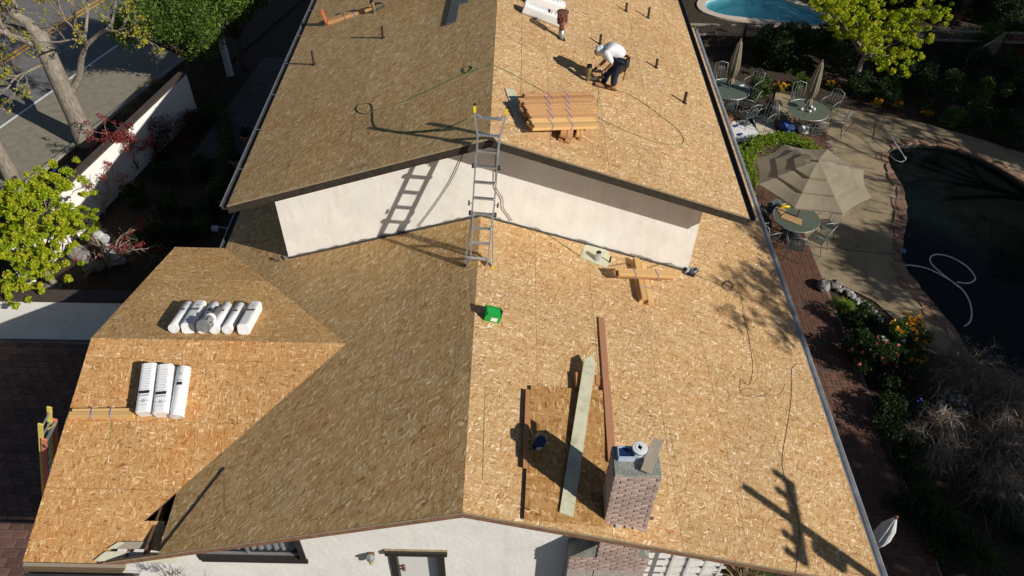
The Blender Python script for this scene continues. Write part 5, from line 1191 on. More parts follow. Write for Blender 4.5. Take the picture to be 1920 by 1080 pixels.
# ---- flower bed beside the brick walk
shrub('marigold_bush', 'orange flowering bush at the edge of the concrete patio', gpt(1690, 640), .55, 2600, .06, 'leaf_mid', 150, .75, cat='flowers', fl='flower_orange', nfl=60, fsz=.075)
shrub('marigold_bush', 'smaller orange flowering bush left of the dry weeping shrub', gpt(1715, 690), .42, 1500, .06, 'leaf_mid', 151, .7, cat='flowers', fl='flower_orange', nfl=24, fsz=.07)
shrub('geranium_bush', 'pink flowering bush beside the brick walk', gpt(1628, 690), .6, 3000, .07, 'leaf_dark', 152, .7, cat='flowers', fl='flower_pink', nfl=26, fsz=.075)
shrub('geranium_bush', 'smaller pink flowering bush below the larger pink one', gpt(1668, 722), .45, 1900, .07, 'leaf_dark', 153, .7, cat='flowers', fl='flower_pink', nfl=10, fsz=.075)
shrub('daisy_bush', 'green bush with a few white flowers in the bed', gpt(1658, 660), .42, 2200, .06, 'leaf_mid', 154, .7, cat='flowers', fl='flower_white', nfl=9, fsz=.08)
shrub('leafy_plant', 'dark leafy plant in the upper part of the flower bed', gpt(1612, 610), .5, 2400, .07, 'leaf_dark', 155, .7); shrub('leafy_plant', 'dark leafy plant filling the lower flower bed', gpt(1600, 650), .45, 2200, .07, 'leaf_dark', 156, .6)
def strappy(name, label, c, n, L, mat, seed, w=.018, spread=1., droop=.6, group=None, cat='plant', h0=.0, part='blades', seg=4):
    """n arching blades from one crown"""
    rng = np.random.default_rng(seed); c = np.array([c[0], c[1], h0]); a = rng.random(n) * 2 * np.pi; el = .35 + 1.1 * rng.random(n); l = L * (.5 + .6 * rng.random(n)); out = np.stack([np.cos(a), np.sin(a), 0 * a], 1) * spread; V_, Q_ = [], []
    sidev = np.stack([-np.sin(a), np.cos(a), 0 * a], 1); b0 = c + np.stack([rng.normal(0, .05, n), rng.normal(0, .05, n), 0 * a], 1)
    for j in range(seg + 1):
        f = j / seg; p = b0 + out * (np.cos(el) * l * f)[:, None] + np.stack([0 * a, 0 * a, np.sin(el) * l * f - droop * l * f * f], 1); p[:, 2] = np.maximum(p[:, 2], .015)
        ww = (w * (1 - f * .85) * (.6 + .8 * rng.random(n)))[:, None]; V_.append(np.stack([p - sidev * ww / 2, p + sidev * ww / 2], 1))
    V_ = np.stack(V_, 1).reshape(-1, 3); base_ = np.arange(n)[:, None] * (2 * (seg + 1)); Q_ = np.concatenate([np.stack([base_[:, 0] + 2 * j, base_[:, 0] + 2 * j + 1, base_[:, 0] + 2 * j + 3, base_[:, 0] + 2 * j + 2], 1) for j in range(seg)])
    t = thing(name, (c[0], c[1], 0), label, cat, group); npmesh(part, V_, Q_, mat, t); return t
strappy('grass_clump', 'bright green grass clump at the top of the flower bed', gpt(1582, 575), 260, .55, 'leaf_hedge', 160, .014); strappy('grass_clump', 'second green grass clump lower in the flower bed', gpt(1598, 598), 240, .5, 'leaf_mid', 161, .014)
# dry weeping shrubs: fine hanging twigs over a few woody stems
def weeping(label, c, R0, H, n, seed):
    rs = random.Random(seed); rng = np.random.default_rng(seed); b = V((c[0], c[1], 0)); t = thing('dry_shrub', b, label, 'shrub', 'dry weeping shrubs right of the brick walk'); m = MB(); tips = []
    for k in range(9): grow(m, b + V((rs.uniform(-.1, .1), rs.uniform(-.1, .1), -.02)), (rs.gauss(0, .6), rs.gauss(0, .6), 1), H * .5, .026, 4, rs, tips, .75, .0, 3, .72, 6)
    m.build('stems', 'twig_dry', t, smooth=True)
    st = np.array([tuple(p) for p, d in tips]); st = st[rng.integers(0, len(st), n)] + rng.normal(0, .07, (n, 3)); a = rng.random(n) * 2 * np.pi; l = R0 * (.35 + .6 * rng.random(n)); el = .1 + .9 * rng.random(n); seg = 4; wv_ = (.0018 + .006 * rng.random(n) ** 4)[:, None]; l = l * (.5 + .9 * rng.random(n))
    od = st[:, :2] - np.array([b.x, b.y]); ang = np.arctan2(od[:, 1], od[:, 0]) + rng.normal(0, .8, n); out = np.stack([np.cos(ang), np.sin(ang), 0 * a], 1); sv = np.stack([-np.sin(ang), np.cos(ang), .4 * np.ones(n)], 1); VV = []
    for j in range(seg + 1):
        f = j / seg; p = st + out * (np.cos(el) * l * f)[:, None] + np.stack([0 * a, 0 * a, np.sin(el) * l * f * .6 - .8 * l * f * f], 1) + rng.normal(0, .012, (n, 3)); p[:, 2] = np.maximum(p[:, 2], .02); VV.append(np.stack([p - sv * wv_ * (1.2 - f), p + sv * wv_ * (1.2 - f)], 1))
    VV = np.stack(VV, 1).reshape(-1, 3); b_ = np.arange(n) * (2 * (seg + 1)); Q = np.concatenate([np.stack([b_ + 2 * j, b_ + 2 * j + 1, b_ + 2 * j + 3, b_ + 2 * j + 2], 1) for j in range(seg)]); npmesh('hanging_twigs', VV, Q, 'dry_blade', t)
weeping('dry weeping shrub at the near end of the dark pool', gpt(1800, 745), 1.0, 1.0, 1700, 170); weeping('dry weeping shrub at the right edge below the pool', gpt(1885, 790), 1.05, 1.1, 1700, 171)
weeping('dry weeping shrub in the shade at the lower right', gpt(1840, 880), 1.0, 1.0, 1300, 172); weeping('dark dry shrub between flower bed and weeping shrubs', gpt(1740, 830), .85, .75, 800, 173)
shrub('white_flower_bush', 'white flowers blooming amid the dry shrubs', gpt(1772, 775), .4, 900, .06, 'leaf_dark', 174, .9, cat='flowers', fl='flower_white', nfl=55, fsz=.075); shrub('lavender_bush', 'bluish flowers left of the white ones in the dry shrubs', gpt(1735, 775), .3, 700, .05, 'leaf_dark', 175, .9, cat='flowers', fl='flower_blue', nfl=24, fsz=.05)
for k, (px, py, lb) in enumerate([(1735, 925, 'strap leaved green plant highest in the shaded strip'), (1772, 965, 'strap leaved green plant second from the top of the shaded strip'), (1805, 1010, 'strap leaved green plant in the middle of the shaded strip'), (1845, 1045, 'strap leaved green plant near the bottom right corner'), (1700, 885, 'strap leaved plant beside the brick walk'), (1905, 1010, 'strap leaved plant at the right edge bottom')]):
    strappy('lily_plant', lb, gpt(px, py), 230, .62, 'leaf_mid' if k < 4 else 'leaf_dark', 180 + k, .022, group='strap leaved plants lower right')
for k, (px, py) in enumerate([(1660, 800), (1690, 850), (1660, 770), (1780, 1040), (1740, 1000), (1860, 960), (1900, 900), (1700, 950)]):
    shrub('ground_plant', ['low dark plant left of the dry shrubs', 'low dark plant under the dark dry shrub', 'low dark plant below the pink flowers', 'low dark plant near the lower right corner', 'low dark plant right of the white folded umbrella', 'low dark plant among the lower dry twigs', 'low dark plant at the right edge among dry twigs', 'low dark plant beside the strap leaved one'][k], gpt(px, py), .5, 1800, .07, 'leaf_dark', 190 + k, .5, stems=3)
# stones edging the flower bed
rs = random.Random(5)
bed = tag(bpy.data.objects.new('bed_edging', None), kind='structure'); COL.objects.link(bed)
for k, (px, py) in enumerate(spline([(1558, 534), (1585, 545), (1610, 562), (1632, 582), (1650, 600)], 9)):
    o = lump('edging_stone', P(px + rs.uniform(-4, 4), py + rs.uniform(-3, 3), .06), rs.uniform(.06, .10), 'stone_pale' if k % 3 else 'stone', None, None, 300 + k); o.parent = bed
for k, (px, py, r_, lb) in enumerate([(1545, 535, .2, 'rounded dark boulder at the corner of the flower bed'), (1566, 533, .15, 'smaller grey boulder beside the dark one')]): lump('boulder', P(px, py, .1), r_, 'stone', lb, 'boulder', 330 + k, .8)
# ---- clipped hedge ring with a blue green plant inside
rs = random.Random(8); rng = np.random.default_rng(8); hp = [P(a, b, .35) for a, b in spline([(1402, 345), (1396, 325), (1394, 303), (1405, 283), (1428, 270), (1455, 264), (1482, 266), (1505, 276), (1524, 290)], 5)]
t = thing('clipped_hedge', (hp[18].x, hp[18].y, 0), 'clipped bright green hedge curving round a small bed by the tan umbrella', 'hedge'); m = MB()
for i in range(len(hp) - 1): m.bar((hp[i].x, hp[i].y, 0), (hp[i + 1].x, hp[i + 1].y, 0), .56, .44)
m.build('hedge_core', 'bark_mulch', t)
L3 = [(V((p.x + rs.uniform(-.3, .3), p.y + rs.uniform(-.28, .28), rs.choice([.15, .35, .46, .48, .48]))), .1) for p in hp for j in range(16)]; v, q = leaves([l[0] for l in L3], 26000, .1, .05, rng, .6); npmesh('hedge_foliage', v, q, 'leaf_hedge', t)
strappy('blue_plant', 'blue green plant inside the clipped hedge ring', (P(1460, 292, 0).x, P(1460, 292, 0).y), 240, .5, 'cushion', 201, .05, droop=.5)
# ---- left garden in the house shadow
def redmaple(label, base, H, R0, seed, nl, leaf=True, dirs=None):
    rs = random.Random(seed); rng = np.random.default_rng(seed); t = thing('red_maple', base, label, 'tree', 'small red leaved maples in the left garden'); m = MB(); tips = []
    for d in dirs or [(.5, .1, .7), (-.4, .3, .8), (.1, -.5, .8), (.2, .5, .9)]: grow(m, V(base), d, H * .5, .03, 3, rs, tips, .8, .05, 3, .66, 6)
    m.build('branches', 'twig_pale', t, smooth=True)
    cen = [p for p, d in tips]; cen = cen if not leaf else [c for c in cen if rs.random() < leaf]
    v, q = leaves(cen, nl, .09, .055, rng, .7); npmesh('red_leaves', v, q, 'leaf_red', t)
redmaple('sparse red maple with bare twigs above the pale rocks', P(195, 400, 0), 1.5, 1, 210, 500, .22, [(.6, .3, .9), (.3, .6, 1), (.8, -.1, 1)]); redmaple('sparse red maple between pale rock and wing roof', P(205, 500, 0), 1.5, 1, 211, 700, .3, [(.7, .1, .9), (.4, .5, 1), (.9, .3, .7), (.1, .2, 1)])
redmaple('low bare red maple branch in front of the lime maple', P(160, 520, 0), .9, .6, 212, 120, .12, [(.8, -.2, .5), (.5, .2, .6)])
tw = P(262, 322, 0); redmaple('dense red maple growing over the white garden wall', tw, 1.75, 1.2, 213, 2600, 1.0, [(-.35, .25, 1.3), (-.1, -.3, 1.3), (-.3, .1, 1.5)])
shrub('shaded_red_maple', 'red maple below the white wall, shade put into its leaf colour', gpt(320, 290), .9, 5200, .06, 'leaf_red_shaded', 214, .8, cat='tree')  # red leaves darkened in colour to stand for the shade here
for k, (px, py, r_, mt, lb) in enumerate([(330, 400, .55, 'leaf_dark', 'dark shrub in the middle of the left garden'), (285, 455, .5, 'leaf_dark', 'dark shrub close to the wing roof edge'), (380, 330, .5, 'leaf_dark', 'dark shrub along the curved bed by the house'), (375, 240, .6, 'leaf_dark', 'dark shrub at the far end of the white wall'), (260, 380, .45, 'leaf_dark', 'dark shrub right of the pale rocks'), (365, 185, .4, 'leaf_mid', 'green shrub at the gate end of the white wall'), (395, 400, .4, 'leaf_dark', 'dark shrub left of the house corner'), (310, 340, .5, 'leaf_dark', 'dark shrub below the shaded red maple'), (240, 320, .5, 'leaf_dark', 'dark shrub at the foot of the white wall'), (350, 450, .45, 'leaf_dark', 'dark shrub beside the wing gutter')]):
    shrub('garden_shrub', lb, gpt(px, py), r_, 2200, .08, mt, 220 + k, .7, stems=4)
rs = random.Random(2)
hh = spline([(405, 190), (425, 250), (420, 310), (395, 370), (372, 430)], 6); t = thing('low_hedge', P(*hh[12], 0), 'low dark hedge strip curving beside the house', 'hedge'); rng = np.random.default_rng(77); pp = [P(a, b, .2) for a, b in hh]; v, q = leaves(pp, 7000, .26, .06, rng); v[:, 2] = np.maximum(v[:, 2], .01); npmesh('foliage', v, q, 'leaf_mid', t); m = MB()
for i in range(len(pp) - 1): m.bar((pp[i].x, pp[i].y, 0), (pp[i + 1].x, pp[i + 1].y, 0), .3, .28)
m.build('hedge_core', 'bark_mulch', t)
def rock(label, pts, seed, mat='stone_pale', cat='rock'):
    """upright weathered garden rock from stacked rough lumps joined into one body"""
    rs = random.Random(seed); bm = bmesh.new()
    for c, r_ in pts:
        r = bmesh.ops.create_icosphere(bm, subdivisions=2, radius=r_)
        for v in r['verts']: v.co = V(v.co) * (1 + rs.uniform(-.22, .22)) + V(c)
    c0 = V((pts[0][0][0], pts[0][0][1], 0)); bmesh.ops.translate(bm, verts=bm.verts, vec=-c0); me = bpy.data.meshes.new('garden_rock'); bm.to_mesh(me); bm.free(); me.materials.append(MATS[mat]); o = bpy.data.objects.new('garden_rock', me); COL.objects.link(o); o.location = c0
    rm = o.modifiers.new('remesh', 'REMESH'); rm.mode = 'VOXEL'; rm.voxel_size = .035; return tag(o, label, cat)
a = P(175, 400, 0); rock('tall pale weathered rock against the white wall', [(a + V((0, 0, .15)), .22), (a + V((.05, 0, .5)), .18), (a + V((.0, .05, .8)), .17), (a + V((.15, .1, 1.0)), .14)], 1)
a = P(212, 492, 0); rock('tall pale blue rock column before the wing roof', [(a + V((0, 0, .12)), .2), (a + V((-.02, .05, .45)), .15), (a + V((.0, .1, .8)), .14), (a + V((-.12, .1, .95)), .13), (a + V((.25, 0, .08)), .14)], 2)
a = P(150, 480, 0); rock('round olive boulder beside the lime maple', [(a + V((0, 0, .12)), .26), (a + V((.2, -.1, .08)), .18)], 3, 'stone')
a = P(172, 505, 0); rock('mossy flat boulder in front of the rock column', [(a + V((0, 0, .08)), .2), (a + V((.2, .05, .08)), .16)], 4, 'stone')
a = P(40, 552, 0); lump('boulder', P(95, 545, .1), .28, 'stone', 'pale boulder under the lime maple', 'boulder', 340, .6)
strappy('agapanthus', 'blue flowering plant behind the garden wall', gpt(112, 325), 120, .5, 'leaf_mid', 230, .02); rng = np.random.default_rng(5); c = P(117, 318, .45); v, q = leaves([c, c + V((-.12, -.1, 0)), c + V((.1, .1, .02))], 240, .09, .05, rng, .8); o = npmesh('blossoms', v, q, 'flower_blue', [o for o in bpy.data.objects if o.name.startswith('agapanthus')][0])
for k, (px, py) in enumerate([(255, 200), (275, 180), (292, 160), (240, 217)]): strappy('dry_grass', ['dry grass tuft in the row outside the wall, second from the red maple', 'dry grass tuft third from the red maple', 'dry grass tuft farthest from the red maple', 'dry grass tuft nearest the red maple outside the wall'][k], gpt(px, py), 420, .6, 'dry_grass', 240 + k, .012, group='dry grass along the street side of the wall')
for k, (px, py) in enumerate([(355, 1078), (385, 1085), (330, 1075)]): strappy('dry_plant', ['dry twiggy plant below the front window', 'dry twiggy plant right below the window sill', 'dry twiggy plant beside the wing eave'][k], (P(px, py, yplane(.3)).x, .1), 26, .62, 'dry_grass', 250 + k, .014, h0=P(px, py, yplane(.1)).z - .45, droop=.1, spread=.55)
# palm-like fan leaves under the right front eave
strappy('fan_palm', 'brown and green fan palm below the right front corner of the roof', (P(1400, 1075, 1.6).x, P(1400, 1075, 1.6).y), 130, .75, 'dry_grass', 255, .05, h0=1.1, droop=.55); strappy('fan_palm', 'green fan palm right of the brown one under the eave', (P(1440, 1085, 1.6).x, P(1440, 1085, 1.6).y), 90, .7, 'leaf_mid', 256, .05, h0=1.0, droop=.5)
# ---- trees that stand right of the picture and throw the shade on patio, pool and beds
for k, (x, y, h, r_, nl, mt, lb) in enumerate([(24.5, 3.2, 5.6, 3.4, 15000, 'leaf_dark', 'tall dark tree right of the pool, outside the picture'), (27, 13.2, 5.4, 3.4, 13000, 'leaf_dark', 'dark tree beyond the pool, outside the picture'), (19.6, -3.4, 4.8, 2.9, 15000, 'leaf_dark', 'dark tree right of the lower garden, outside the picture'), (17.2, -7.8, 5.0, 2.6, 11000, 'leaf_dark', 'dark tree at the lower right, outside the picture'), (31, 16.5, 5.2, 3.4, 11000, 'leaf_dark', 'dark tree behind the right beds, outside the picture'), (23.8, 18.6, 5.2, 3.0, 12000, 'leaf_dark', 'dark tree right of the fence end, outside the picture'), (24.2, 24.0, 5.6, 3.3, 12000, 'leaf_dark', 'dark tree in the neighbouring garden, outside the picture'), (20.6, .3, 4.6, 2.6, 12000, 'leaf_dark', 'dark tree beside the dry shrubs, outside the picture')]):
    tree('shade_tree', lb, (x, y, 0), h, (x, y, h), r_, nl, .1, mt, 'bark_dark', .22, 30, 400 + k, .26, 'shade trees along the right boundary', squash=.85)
for k, (b, zf, L, dirs, nl, sz, lb) in enumerate([(V((17.3, 1.5, 0)), 6.0, 1.45, ((-.3, .4, 1), (.2, .6, 1), (-.3, -.3, 1), (-.5, .2, 1), (.2, 0, 1.2)), 4200, .14, 'tall bare tree right of the roof, outside the picture'), (V((20.4, 4.9, 0)), 2.0, 1.9, ((-.6, .1, .8), (.3, .6, .8), (-.3, -.6, .8), (-.4, .6, .8), (.2, 0, 1.0)), 6500, .13, 'low budding tree beside the patio, outside the picture'), (V((22.2, 10.8, 0)), 3.0, 1.9, ((-.6, .3, .8), (.3, .6, .8), (-.3, -.6, .8), (-.4, .6, .8), (.2, 0, 1.0)), 1100, .11, 'bare tree on the far side of the pool, outside the picture')]):
    rs = random.Random(31 + k); rng = np.random.default_rng(31 + k); t = thing('bare_tree', b, lb, 'tree'); m = MB(); tips = []
    m.tube([b, b + V((0, 0, zf * .5)), b + V((-.1, .1, zf))], None, 12, taper=[.2, .17, .13])
    for d in dirs: grow(m, b + V((-.1, .1, zf - .05)), d, L, .085, 4, rs, tips, .62, .05, 3, .72, 7)
    m.build('branches', 'bark_grey', t, smooth=True); v, q = leaves([p for p, d in tips], nl, .2, sz, rng); npmesh('young_leaves', v, q, 'leaf_mid', t)
# utility pole whose shadow lies on the lower roof
def sunback(px, py, zc): s_ = P(px, py, LR); return s_ + SUN_DIR * ((zc - s_.z) / SUN_DIR.z)
ptop = sunback(1395, 912, 7.2); t = thing('utility_pole', (ptop.x, ptop.y, 0), 'wooden utility pole with cross arm, outside the picture to the lower right', 'pole')
MB().tube([(ptop.x, ptop.y, 0), tuple(ptop)], [.12, .085], 12).build('pole', 'bark_dark', t)
zc = 6.45; sc_ = P(1500, 965, LR); zc = min((abs((V((ptop.x, ptop.y, q / 50)) - SUN_DIR * ((q / 50 - zon(LR, 0, 0)) / SUN_DIR.z)).y - 0), q) for q in range(200, 350))[1] / 50 if False else 6.35
ca, cb = sunback(1490, 888, zc), sunback(1517, 1042, zc); cm_ = (ca + cb) / 2; hd_ = (cb - ca).normalized(); pc = V((ptop.x, ptop.y, zc)); L2 = (cb - ca).length / 2
MB().bar(pc - hd_ * L2 + V((.1, 0, 0)), pc + hd_ * L2 + V((.1, 0, 0)), .12, .14).build('cross_arm', 'bark_dark', t)
for f in (-.95, -.5, .55, .95): MB().lathe([(.05, 0), (.09, .05), (.05, .1), (.09, .15), (.03, .22)], pc + hd_ * L2 * f + V((.1, 0, .14)), n=10).build('insulator', 'stone_pale', t)
MB().lathe([(.0, 0), (.16, 0), (.16, .4), (0, .42)], pc + hd_ * .25 + V((.1, 0, -.62)), n=12).build('transformer', 'galv', t)

# ================================================================ walls, fence, garden furniture
def wall_thing(label, A, B, h, th, side, name='garden_wall', cap=.06, cap_w=.10):
    A, B = V(A), V(B); d = (B - A).normalized(); n = V((-d.y, d.x, 0)) * side; t = thing(name, (A + B) / 2, label, 'wall')
    MB().prism([A, B, B + n * th, A + n * th], (0, 0, h)).build('wall_body', 'wall_white', t)
    MB().prism([A - n * cap_w - d * .03 + V((0, 0, h + .002)), B - n * cap_w + d * .03 + V((0, 0, h + .002)), B + n * (th + cap_w) + d * .03 + V((0, 0, h + .002)), A + n * (th + cap_w) - d * .03 + V((0, 0, h + .002))], (0, 0, cap)).build('wall_cap', 'wall_cap', t); return t
HW = 1.5
w0, w1 = P(40, 432, HW), P(349, 138, HW); wd = (w1 - w0); wd.z = 0; wd.normalize()
w0 = V((w0.x, w0.y, 0)) - wd * .6; w1 = V((w1.x, w1.y, 0))
wall_thing('long white garden wall with dark cap between garden and street', w0, w1, HW, .2, 1, cap_w=.03)
wb = P(0, 632, 0); wall_thing('short white wall with brown cap left of the wing', (-16.5, wb.y - .1, 0), (-6.95, wb.y + .0, 0), 1.42, .22, 1, cap_w=.06, cap=.09)
# dark gravel strip at the wall foot
MB().span((-16, wb.y - .5, -.01), (-7.4, wb.y - .1, .012)).build('gravel_strip', 'stone')['kind'] = 'structure'
# gate post and dark slatted gate
gp0 = P(432, 141, 0); hgt = min((abs((inview(gp0 + V((0, 0, q / 100)), 200) or (0, 1e5))[1] - 70), q / 100) for q in range(50, 350))[1]
t = thing('gate_post', gp0, 'white gate post right of the dark slatted gate', 'post'); MB().span((gp0.x - .10, gp0.y - .1, 0), (gp0.x + .10, gp0.y + .1, hgt)).build('post_body', 'wall_white', t); MB().span((gp0.x - .13, gp0.y - .13, hgt), (gp0.x + .13, gp0.y + .13, hgt + .05)).build('post_cap', 'wall_cap', t)
t = thing('slatted_gate', (w1 + V((gp0.x, gp0.y, 0))) / 2, 'dark slatted gate closing the garden between wall and white post', 'gate')
ga, gb = w1 + V((.02, .02, 0)), V((gp0.x - .12, gp0.y, 0)); gl = (gb - ga).length; gd = (gb - ga).normalized()
for k in range(int(gl / .14)): c = ga + gd * (.07 + k * .14); MB().bar(c + V((0, 0, .05)), c + V((0, 0, 1.55)), .10, .03, (gd.y, -gd.x, 0)).build('slat', 'fence_wood', t)
for z in (.3, 1.3): MB().bar(ga + V((0, 0, z)), gb + V((0, 0, z)), .05, .09).build('rail', 'fence_wood', t)
# paved yard by the gate
sheet('yard', [(-9.8, 14.8), (-5.8, 14.8), (-5.8, 21.5), (-9.0, 21.5)], [], .004, 'yard_stone')
# ---- back fence: boards, rails, lattice top, posts
fy = P(1300, 97, 0).y; fh = min((abs((inview(V((8.2, fy, q / 100)), 500) or (0, 1e5))[1] - 46), q / 100) for q in range(80, 320))[1]
fence = thing('board_fence', (16, fy, 0), 'dark wooden board fence with lattice top behind the garden', 'fence'); fx0, fx1 = 7.3, 26.5
bo = None; n = 0
x = fx0
while x < fx1:
    if bo is None: o = bo = MB().span((fx0, fy - .012, .04), (fx0 + .135, fy + .012, fh - .42)).build('board', 'fence_wood', fence)
    else: o = bo.copy(); COL.objects.link(o); o.parent = fence; o.location = (x - fx0, random.uniform(-.006, .006), random.uniform(-.01, .01))
    x += .148
for z, mt, hh in ((fh - .03, 'fence_rail', .05), (fh - .42, 'fence_rail', .06), (.25, 'fence_wood', .09)): MB().span((fx0, fy - .06, z), (fx1, fy + .04, z + hh)).build('rail', mt, fence)
x = fx0
while x < fx1: MB().span((x, fy - .09, 0), (x + .1, fy + .05, fh + .05)).build('post', 'fence_wood', fence); x += 2.4
la = None; x = fx0 + .05
while x < fx1:
    if la is None: o = la = MB().bar((fx0 + .05, fy + .014, fh - .36), (fx0 + .05 + .16, fy + .014, fh - .03), .03, .008, (0, -1, 0)).build('lattice_slat', 'fence_rail', fence)
    else: o = la.copy(); COL.objects.link(o); o.parent = fence; o.location = (x - fx0 - .05, 0, 0)
    x += .16
# slanting lattice panel at the right
lt = thing('lattice_panel', P(1830, 110, 0), 'slanting wooden lattice panel before the right fence', 'lattice'); A, B = P(1808, 125, .8), P(1878, 82, .8); dd = (B - A).normalized()
for k in range(14):
    for sg in (-1, 1):
        c = A.lerp(B, k / 13); MB().bar(c + V((0, 0, -.35)) - dd * .2 * sg, c + V((0, 0, .45)) + dd * .2 * sg, .03, .012, (dd.y, -dd.x, 0)).build('slat', 'fence_rail', lt)
MB().bar(A + V((0, 0, .46)), B + V((0, 0, .46)), .05, .04).build('rail', 'fence_rail', lt)
for c in (A, B): MB().bar((c.x, c.y, 0), c + V((0, 0, .5)), .06, .06, (1, 0, 0)).build('post', 'fence_wood', lt)
# ---- garden tables
def table(c, label, r=.68):
    t = thing('garden_table', c, label, 'table', 'round glass garden tables'); z = .72
    MB().lathe([(r - .02, z - .006), (r - .02, z + .006)], c, n=40).build('glass_top', 'table_glass', t)
    rim = [c + V((r * math.cos(a), r * math.sin(a), z)) for a in [i * math.tau / 40 for i in range(41)]]; MB().tube(rim, .014, 6).build('rim', 'iron_pale', t)
    for k in range(4):
        a = R(45 + 90 * k); e = V((math.cos(a), math.sin(a), 0)); MB().tube([c + e * (r - .12) + V((0, 0, z - .02)), c + e * (r - .28) + V((0, 0, .45)), c + e * (r - .3) + V((0, 0, .25)), c + e * (r - .16)], .014, 7).build('leg', 'iron', t, smooth=True)
    ring = [c + V((.36 * math.cos(a), .36 * math.sin(a), .34)) for a in [i * math.tau / 24 for i in range(25)]]; MB().tube(ring, .009, 6).build('brace_ring', 'iron', t)
    return t
T1, T2, T3 = [V((p.x, p.y, 0)) for p in (P(1368, 167, .72), P(1515, 206, .72), P(1493, 408, .72))]
table(T1, 'left round glass table beside the roof gutter', .72); table(T2, 'middle round glass table at the corner of the brick terrace', .70); table(T3, 'near round glass table under the open tan umbrella', .66)
# ---- wrought iron chair: template then copies
def chair0():
    t = thing('iron_chair', (0, 0, 0), '', 'chair', 'wrought iron garden chairs')
    for sx in (-1, 1):
        MB().tube([(sx * .22, .2, .42), (sx * .225, .21, .2), (sx * .24, .26, 0)], .011, 6).build('leg', 'iron', t); MB().tube([(sx * .2, -.2, .42), (sx * .21, -.24, .2), (sx * .22, -.30, 0)], .011, 6).build('leg', 'iron', t)
        MB().tube([(sx * .22, .2, .42), (sx * .25, .22, .6), (sx * .25, .1, .65), (sx * .235, -.22, .66)], .011, 6).build('arm', 'iron_pale', t, smooth=True)
    m = MB().tube([(-.22, -.2, .42), (-.235, -.25, .7), (-.22, -.30, .92), (0, -.32, .98), (.22, -.30, .92), (.235, -.25, .7), (.22, -.2, .42)], .012, 7); br = m.build('backrest', 'iron_pale', t, smooth=True)
    for x in (-.09, 0, .09): MB().tube([(x, -.2, .42), (x * 1.3, -.26, .68), (x, -.31, .95)], .006, 5).build('back_bar', 'iron_pale', br)
    for sx in (-1, 1): MB().tube([(sx * .05 + sx * .04 * math.cos(a), -.275, .76 + .05 * math.sin(a)) for a in [i * math.tau / 10 for i in range(11)]], .006, 5).build('scroll', 'iron_pale', br)
    st = MB().tube([(-.23, -.2, .42), (.23, -.2, .42), (.24, .22, .43), (-.24, .22, .43), (-.23, -.2, .42)], .011, 6).build('seat', 'iron', t)
    for k in range(7): f = -.18 + k * .06; MB().span((-.23, f - .015, .425), (.23, f + .015, .429)).build('seat_slat', 'iron', st); MB().span((f - .015, -.2, .4295), (f + .015, .21, .4325)).build('seat_slat', 'iron', st)
    return t
C0 = chair0(); cn = 0
def put_chair(px, py, tc, label):
    global cn
    o = C0 if cn == 0 else linkcopy(C0); cn += 1
    p = P(px, py, .43); o.location = (p.x, p.y, 0); d = tc - V((p.x, p.y, 0)); o.rotation_euler = (0, 0, math.atan2(d.y, d.x) - R(90)); o['label'] = label
for px, py, tc, lb in [(1352, 148, T1, 'iron chair at the far left of the left table'), (1410, 160, T1, 'iron chair right of the left table'), (1404, 192, T1, 'iron chair at the near right of the left table'), (1366, 202, T1, 'iron chair in front of the left table beside the gutter'),
                       (1497, 186, T2, 'iron chair behind the middle table'), (1556, 198, T2, 'iron chair at the far right of the middle table'), (1568, 232, T2, 'iron chair right of the middle table on the patio'), (1528, 246, T2, 'iron chair at the near side of the middle table'), (1468, 218, T2, 'iron chair left of the middle table'),
                       (1548, 420, T3, 'iron chair right of the near table, behind the other'), (1535, 446, T3, 'iron chair right of the near table with its back to the pool'), (1490, 460, T3, 'iron chair in front of the near table'), (1440, 440, T3, 'iron chair at the near left of the table under the tan umbrella'), (1433, 396, T3, 'iron chair left of the near table half under the canopy')]:
    put_chair(px, py, tc, lb)
# spare chairs or plant stands between the two far tables
for px, py, lb, a in [(1400, 225, 'iron chair lying in the sun left of the blue bag', .4), (1432, 232, 'iron chair between left and middle tables', 2.2)]:
    o = linkcopy(C0); p = P(px, py, .2); o.location = (p.x, p.y, 0); o.rotation_euler = (0, 0, a); o['label'] = lb
